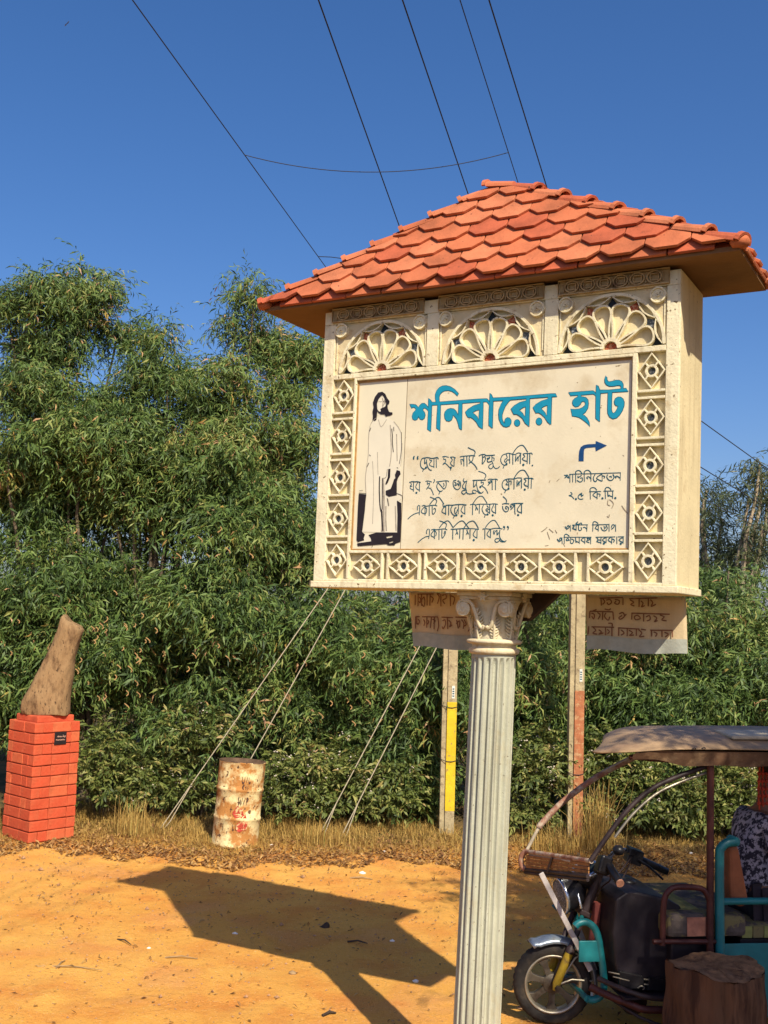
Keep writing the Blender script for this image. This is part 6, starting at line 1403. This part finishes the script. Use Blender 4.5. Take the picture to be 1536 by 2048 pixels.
# canopy
us = [.085, .11, .18, .31, .48, .67, 1.0, 1.4, 1.8, 2.15, 2.32]; zt = [1.650, 1.657, 1.680, 1.712, 1.742, 1.752, 1.757, 1.760, 1.757, 1.75, 1.73]; ze = [1.645, 1.648, 1.658, 1.672, 1.684, 1.69, 1.69, 1.688, 1.69, 1.69, 1.69]
m = MB(); vs = []; nv = 20; hw_ = [.30, .40, .46, .50, .52, .52, .52, .52, .52, .52, .48]
for i, u in enumerate(us):
    for j in range(nv + 1):
        q = -1 + 2 * j / nv; zz = ze[i] + (zt[i] - ze[i]) * (1 - abs(q) ** 3.2) + .004 * math.sin(u * 9 + q * 5) * (1 - abs(q)) + .003 * math.sin(u * 23 + q * 3)
        vs.append((u + .03 * q * q * (i < 4) + .40 * ((q + 1) / 2) ** .85 * max(0, 1 - i / 6), q * hw_[i], zz))
m.add(vs, [(i * (nv + 1) + j, i * (nv + 1) + j + 1, (i + 1) * (nv + 1) + j + 1, (i + 1) * (nv + 1) + j) for i in range(len(us) - 1) for j in range(nv)], True)
o = m.build("canopy", canopy_mat, rk, recalc=False); sd = o.modifiers.new("thick", 'SOLIDIFY'); sd.thickness = .014; sd.offset = -1; ss = o.modifiers.new("sub", 'SUBSURF'); ss.levels = 1; ss.render_levels = 1
for v in (-.50, .50):
    m = MB(); vs = []; n = 44
    for i in range(n + 1):
        ub = .30 if v < 0 else .80; u = ub + (2.30 - ub) * i / n
        for j in range(5):
            f = j / 4; tp = 1.684 if u > .45 else 1.665 + .019 * (u - .3) / .15; lo = (.085 if u > .62 else .03 + .055 * (u - .3) / .32); vs.append((u, v + math.copysign(.018, v) * -f + .006 * math.sin(u * 26 + f * 3) * f, tp - lo * f + .004 * math.sin(u * 17) * f))
    m.add(vs, [(i * 5 + j, i * 5 + j + 1, (i + 1) * 5 + j + 1, (i + 1) * 5 + j) for i in range(n) for j in range(4)], True); m.build("valance", valance_mat, rk, recalc=False)
m = MB(); m.prism([(.34, -.47), (2.28, -.49), (2.28, .49), (.84, .47)], lambda a, b_, c_: (a, b_, c_), 1.645, 1.660); m.build("ceiling_board", black_tube, rk)
m = MB(); T(m, [(.30, -.44, 1.64), (.55, -.46, 1.625), (.8, -.455, 1.63), (2.2, -.455, 1.63)], .014, 8, 3); m.build("roof_rail", maroon, rk)
m = MB(); m.obox((1.12, -.30, 1.765), (1, 0, .01), (0, 1, .05), (0, 0, 1), .17, .12, .012); m.build("roof_patch", rod_white, rk, bevel=.01)
for (u, z) in ((.21, 1.664), (.66, 1.70), (.72, 1.704)):
    m = MB(); m.tube([(u - .012, -.522, z), (u, -.528, z + .008), (u + .012, -.522, z)], .003, 6); m.build("lashing_eye", wire_mat, rk)
# hanging red tassels
tg = empty("hanging_tassels", rk.location, RY); tag(tg, "red tassel decoration hanging under the rickshaw canopy beside the passenger's head", "decoration")
for k in range(4):
    m = MB(); x = 1.236 + k * .024; T(m, [(x, -.20 + .01 * k, 1.66), (x + .004, -.20, 1.56), (x - .004, -.20, 1.42), (x + .003, -.20, 1.30 + .02 * (k % 2))], [.004] * 10 if False else .0055, 6, 3)
    for j in range(5): m.lathe([(0, -.014), (.011, -.008), (.013, 0), (.009, .010), (0, .014)], 8, (x, -.20, 1.52 - j * .045))
    m.build("tassel", garland_mat, tg)

# ------------------------------------------------------------------ seated passenger
def skinned(name, verts, edges, radii, mat, parent, sub=2, rootv=0, tmp=None):
    me = bpy.data.meshes.new(name); me.from_pydata(verts, edges, []); o = bpy.data.objects.new(name, me); COL.objects.link(o)
    sk = o.modifiers.new("skin", 'SKIN'); sk.use_smooth_shade = True
    for i, r in enumerate(radii):
        v = me.skin_vertices[0].data[i]; v.radius = r if isinstance(r, tuple) else (r, r); v.use_root = (i == rootv)
    ss = o.modifiers.new("sub", 'SUBSURF'); ss.levels = sub; ss.render_levels = sub
    dg = bpy.context.evaluated_depsgraph_get(); ev = o.evaluated_get(dg); nm = bpy.data.meshes.new_from_object(ev)
    bpy.data.objects.remove(o); nm.name = name; nm.materials.clear(); nm.materials.append(mat)
    nm.polygons.foreach_set("use_smooth", [True] * len(nm.polygons)); return link_mesh(name, nm, parent)
per = empty("person", rk.location, RY); tag(per, "seated person in a black and white patterned shirt inside the rickshaw", "person")
PV = -.16
vts = [(1.215, PV, .765), (1.225, PV, .90), (1.235, PV, 1.06), (1.26, PV, 1.20), (1.28, PV, 1.29), (1.30, PV, 1.37), (1.325, PV, 1.44), (1.345, PV, 1.53), (1.345, PV, 1.60),
       (1.27, PV - .17, 1.235), (1.25, PV - .235, 1.00), (1.44, PV - .16, .86), (1.50, PV - .12, .85),
       (1.27, PV + .17, 1.235), (1.25, PV + .235, 1.00), (1.44, PV + .16, .86), (1.50, PV + .12, .85),
       (1.24, PV - .10, .76), (1.66, PV - .12, .78), (1.70, PV - .12, .36), (1.83, PV - .12, .30),
       (1.24, PV + .10, .76), (1.66, PV + .12, .78), (1.70, PV + .12, .36), (1.83, PV + .12, .30)]
eds = [(0, 1), (1, 2), (2, 3), (3, 4), (4, 5), (5, 6), (6, 7), (7, 8), (3, 9), (9, 10), (10, 11), (11, 12), (3, 13), (13, 14), (14, 15), (15, 16), (0, 17), (17, 18), (18, 19), (19, 20), (0, 21), (21, 22), (22, 23), (23, 24)]
rad = [(.12, .13), (.11, .13), (.115, .14), (.11, .15), (.055, .06), (.047, .047), (.07, .065), (.085, .075), (.06, .055), .055, .042, .034, .025, .055, .042, .034, .025, .085, .062, .042, .035, .085, .062, .042, .035]
skinned("body", vts, eds, rad, skin, per)
sv = [(1.215, PV, .78), (1.222, PV, .90), (1.233, PV, 1.06), (1.258, PV, 1.20), (1.275, PV, 1.275), (1.27, PV - .17, 1.23), (1.255, PV - .225, 1.05), (1.27, PV + .17, 1.23), (1.255, PV + .225, 1.05)]
so_ = skinned("shirt", sv, [(0, 1), (1, 2), (2, 3), (3, 4), (3, 5), (5, 6), (3, 7), (7, 8)], [(.150, .165), (.142, .160), (.140, .165), (.128, .165), (.070, .075), .078, .066, .078, .066], shirt, per)
tx = so_.modifiers.new("folds", 'DISPLACE'); tt = bpy.data.textures.new("folds", 'CLOUDS'); tt.noise_scale = .07; tx.texture = tt; tx.strength = .022; tx.mid_level = .5
skinned("trousers", [(1.22, PV, .75), (1.25, PV - .10, .755), (1.66, PV - .12, .78), (1.70, PV - .12, .42), (1.25, PV + .10, .755), (1.66, PV + .12, .78), (1.70, PV + .12, .42)], [(0, 1), (1, 2), (2, 3), (0, 4), (4, 5), (5, 6)], [(.13, .13), .105, .078, .062, .105, .078, .062], trouser, per)
skinned("hair", [(1.315, PV, 1.50), (1.325, PV, 1.575), (1.345, PV, 1.618), (1.385, PV, 1.625)], [(0, 1), (1, 2), (2, 3)], [(.085, .080), (.092, .086), (.075, .075), (.045, .060)], hair, per)
m = MB(); hc = Vector((1.345, PV, 1.53))
m.tube([hc + Vector((.085, 0, .03)), hc + Vector((.110, 0, -.005)), hc + Vector((.085, 0, -.02))], [.010, .016, .010], 8); m.build("nose", skin, per)
for s in (-1, 1):
    m = MB(); m.lathe([(0, -.011), (.009, -.006), (.011, 0), (.009, .006), (0, .011)], 10, tuple(hc + Vector((.076, s * .032, .032)))); m.build("eye", litter_white, per)
    m = MB(); m.lathe([(0, -.006), (.005, -.002), (.005, .002), (0, .006)], 8, tuple(hc + Vector((.085, s * .032, .032)))); m.build("pupil", black_print, per)
    m = MB(); m.tube([hc + Vector((.0, s * .080, .035)), hc + Vector((-.010, s * .090, .02)), hc + Vector((-.004, s * .085, -.01)), hc + Vector((.006, s * .078, -.022))], [.008, .010, .008, .006], 8); m.build("ear", skin, per)
    # hands resting on the thighs: palm and five fingers, one surface
    h0 = Vector((1.48, PV + s * .125, .862)); vv = [tuple(h0), tuple(h0 + Vector((.04, 0, .002))), tuple(h0 + Vector((.075, 0, .0)))]; ee = [(0, 1), (1, 2)]; rr2 = [.026, (.016, .036), (.014, .038)]
    for k, (dy, ln) in enumerate(((-.030, .052), (-.010, .064), (.010, .060), (.029, .046))):
        b0 = len(vv); vv += [tuple(h0 + Vector((.085, dy, -.002))), tuple(h0 + Vector((.085 + ln * .55, dy * 1.1, -.006))), tuple(h0 + Vector((.085 + ln, dy * 1.15, -.022)))]; ee += [(2, b0), (b0, b0 + 1), (b0 + 1, b0 + 2)]; rr2 += [.0095, .0088, .0075]
    b0 = len(vv); vv += [tuple(h0 + Vector((.04, -s * .042, -.004))), tuple(h0 + Vector((.072, -s * .055, -.012)))]; ee += [(1, b0), (b0, b0 + 1)]; rr2 += [.011, .009]
    skinned("hand", vv, ee, rr2, skin, per, 1)
m = MB(); m.tube([hc + Vector((.082, -.02, -.038)), hc + Vector((.090, 0, -.036)), hc + Vector((.082, .02, -.038))], [.004, .007, .004], 8); m.build("mouth", pmat("lips", (.16, .05, .04), .5, .1, 10, 0, 10), per)

# ------------------------------------------------------------------ tree stump
sp = ground_at(1430, 1926, .57); sp.z = 0
stp = empty("tree_stump", sp); tag(stp, "thick sawn tree stump standing in front of the rickshaw at the lower right", "tree stump")
rs = random.Random(12); n = 72; H_ = .57; vs = []; lev = 22
def rst(a, z):
    return .250 + .018 * math.sin(3 * a + 1) + .010 * math.sin(7 * a + 2 + z) + .005 * math.sin(17 * a + z * 4) + .004 * math.sin(29 * a) + .03 * (1 - z / H_) ** 2 - .012 * max(0, (z / H_ - .9)) * 10 * .3 + .006 * math.sin(z * 22 + 3 * a)
for i in range(lev + 1):
    z = H_ * i / lev
    for k in range(n):
        a = 2 * PI * k / n; r = rst(a, z)
        if -1.15 < ((a + PI) % (2 * PI) - PI) + .55 < -.95: r -= .020
        vs.append((r * math.cos(a), r * math.sin(a), z - .02 + (.018 * math.sin(a * 2) + .01 * math.sin(5 * a)) * (i / lev)))
fs = [(i * n + k, i * n + (k + 1) % n, (i + 1) * n + (k + 1) % n, (i + 1) * n + k) for i in range(lev) for k in range(n)]
m = MB(); m.add(vs, fs, True); m.build("bark", stump_mat, stp, recalc=False)
m = MB(); vs = []; rg_ = 14
for j in range(rg_ + 1):
    f = 1 - j / rg_
    for k in range(n):
        a = 2 * PI * k / n; r = rst(a, H_) * max(f, .001) * (1 if j else .995)
        crack = -.016 if (abs(math.sin(a * 2.5 + .4)) < .07 and .12 < f < .93) else 0
        vs.append((r * math.cos(a), r * math.sin(a), H_ - .018 + (.018 * math.sin(a * 2) + .01 * math.sin(5 * a)) * f * f + .004 * math.sin(9 * a + f * 9) * f + crack + .0035 * math.sin(f * 46) - .004 * rs.random()))
m.add(vs, [(j * n + k, j * n + (k + 1) % n, (j + 1) * n + (k + 1) % n, (j + 1) * n + k) for j in range(rg_) for k in range(n)], True); m.build("cut_top", stump_top, stp, recalc=False)

# ------------------------------------------------------------------ shade tree right of the view
def shade_tree():
    rg = np.random.default_rng(404); base = Vector((5.6, 0.6, 0)); o = empty("shade_tree", base)
    tag(o, "broad leafy tree just outside the right edge whose shade falls on the rickshaw", "tree")
    lob = [(4.2, 3.6, 5.4, 1.15), (5.3, 3.2, 5.8, 1.3), (4.3, 1.8, 5.5, 1.4), (5.6, 1.2, 6.2, 1.6), (3.95, 2.2, 4.9, .6), (3.2, 2.0, 5.0, .28), (6.6, 2.6, 5.6, 1.4), (4.8, 4.6, 5.2, .8), (6.0, 4.2, 5.5, 1.1), (7.2, 4.0, 5.4, 1.1), (3.8, .9, 4.9, .6), (4.3, 5.3, 5.7, .95), (3.5, 4.5, 5.4, .65), (5.5, 5.6, 5.8, 1.1), (6.6, 5.4, 5.6, 1.0)]
    m = MB(); limbs(m, tuple(base), lob, .22, rg, .2); m.v = [(v[0] - base.x, v[1] - base.y, v[2]) for v in m.v]; m.build("trunk", bark, o, recalc=False)
    P, AZ, EL, S_, T_2 = crown(lob, 6800, rg, .42, 18, .1, .45); P = P - np.array([base.x, base.y, 0])
    link_mesh("crown", spray_mesh("crown", P, AZ, EL, S_ * 1.7, T_2, AC_S, rg), o, acacia)
shade_tree()

# ------------------------------------------------------------------ litter
LT = [((543, 1692), .055, litter_white, "white scrap in the grass just right of the barrel"), ((768, 1701), .06, litter_white, "crumpled white scrap in the grass left of the yellow banded pole"), ((725, 1745), .075, litter_white, "flat white scrap lying alone on the lit sand"),
      ((470, 1866), .045, litter_white, "small white scrap inside the dark shadow of the sign"), ((298, 1896), .03, litter_white, "tiny white chip on the sand left of the shadow"), ((87, 1992), .045, litter_white, "white scrap at the lower left corner of the sand"),
      ((785, 1877), .04, litter_white, "white scrap on the lit strip right of the sign's shadow"), ((1098, 1708), .05, litter_white, "white scrap at the grass edge behind the rickshaw handlebar"), ((832, 1960), .05, litter_white, "white scrap near the lower right tip of the sign's shadow"), ((1382, 1709), .06, litter_white, "white plastic scrap at the grass edge beside the rickshaw post"), ((585, 1944), .07, twig_mat, "small brown stick end where the column's shadow begins")]
rq = random.Random(17)
for (p, s, mt, lab) in LT:
    g = ground_at(*p, 0.01); z0 = ground_z(g.x, g.y); m = MB(); n = 7
    pts = [(s * .5 * math.cos(2 * PI * k / n) * rq.uniform(.7, 1.2), s * .32 * math.sin(2 * PI * k / n) * rq.uniform(.6, 1.2)) for k in range(n)]
    vs = [(0, 0, s * .30)] + [(x, y, rq.uniform(.0, .16) * s) for x, y in pts] + [(x * .9, y * .9, -.004) for x, y in pts]
    m.add(vs, [(0, 1 + k, 1 + (k + 1) % n) for k in range(n)] + [(1 + k, 1 + n + k, 1 + n + (k + 1) % n, 1 + (k + 1) % n) for k in range(n)])
    tag(m.build("scrap", mt, None, loc=(g.x, g.y, z0 + .003)), lab, "scrap", "scraps littering the sand")
for (a, b, r, lab) in (((330, 1918), (395, 1921), .006, "pale straight twig below the left end of the shadow"), ((75, 1935), (205, 1944), .005, "long thin twig lying at the far left of the sand"), ((112, 1940), (130, 1925), .005, "short forked twig beside the long thin twig"), ((235, 1882), (262, 1893), .006, "short dark twig left of the sign's shadow"),
                       ((695, 1884), (735, 1887), .008, "dark stick inside the shadow of the sign"), ((645, 2032), (672, 2026), .010, "dark chip of wood at the bottom edge left of the column"), ((700, 1757), (745, 1760), .008, "brown twig under the flat white scrap")):
    A_, B_ = ground_at(*a), ground_at(*b); m = MB(); A_.z = ground_z(A_.x, A_.y) + .006; B_.z = ground_z(B_.x, B_.y) + .006; mid = (A_ + B_) / 2 + Vector((0, .01, .012))
    o_ = A_.copy(); m.tube([A_ - o_, mid - o_, B_ - o_], [r, r * .9, r * .5], 6); tag(m.build("twig", twig_mat if "dark" not in lab else litter_dark, None, loc=o_), lab, "twig", "twigs on the sand")
p = ground_at(650, 1852); z0 = ground_z(p.x, p.y); m = MB(); m.lathe([(.034, -.01), (.038, .006), (.026, .022), (.014, .034), (0, .038)], 9); m.v = [(x * (1 + .3 * math.sin(y * 90)), y * .8, z + .012 * math.sin(x * 80)) for x, y, z in m.v]; tag(m.build("clod", litter_dark, None, loc=(p.x, p.y, z0)), "small dark upright clod inside the shadow of the sign", "clod")
# dragonfly high at the left
p = at(133, 48, 9.0); m = MB(); m.tube([(-.014, 0, -.012), (0, 0, 0), (.014, 0, .010)], [.0018, .003, .002], 6); dr = m.build("dragonfly", feather_mat, None, loc=p); tag(dr, "tiny dragonfly high in the sky at the upper left", "dragonfly")
for s in (-1, 1):
    for q in (0, .007): m = MB(); m.prism([(0, 0), (s * .010, .020), (s * .016, .020), (s * .006, 0)], lambda a, b_, c_: (a + q, c_, b_ * s + q), 0, .0006); m.build("wing", feather_mat, dr)
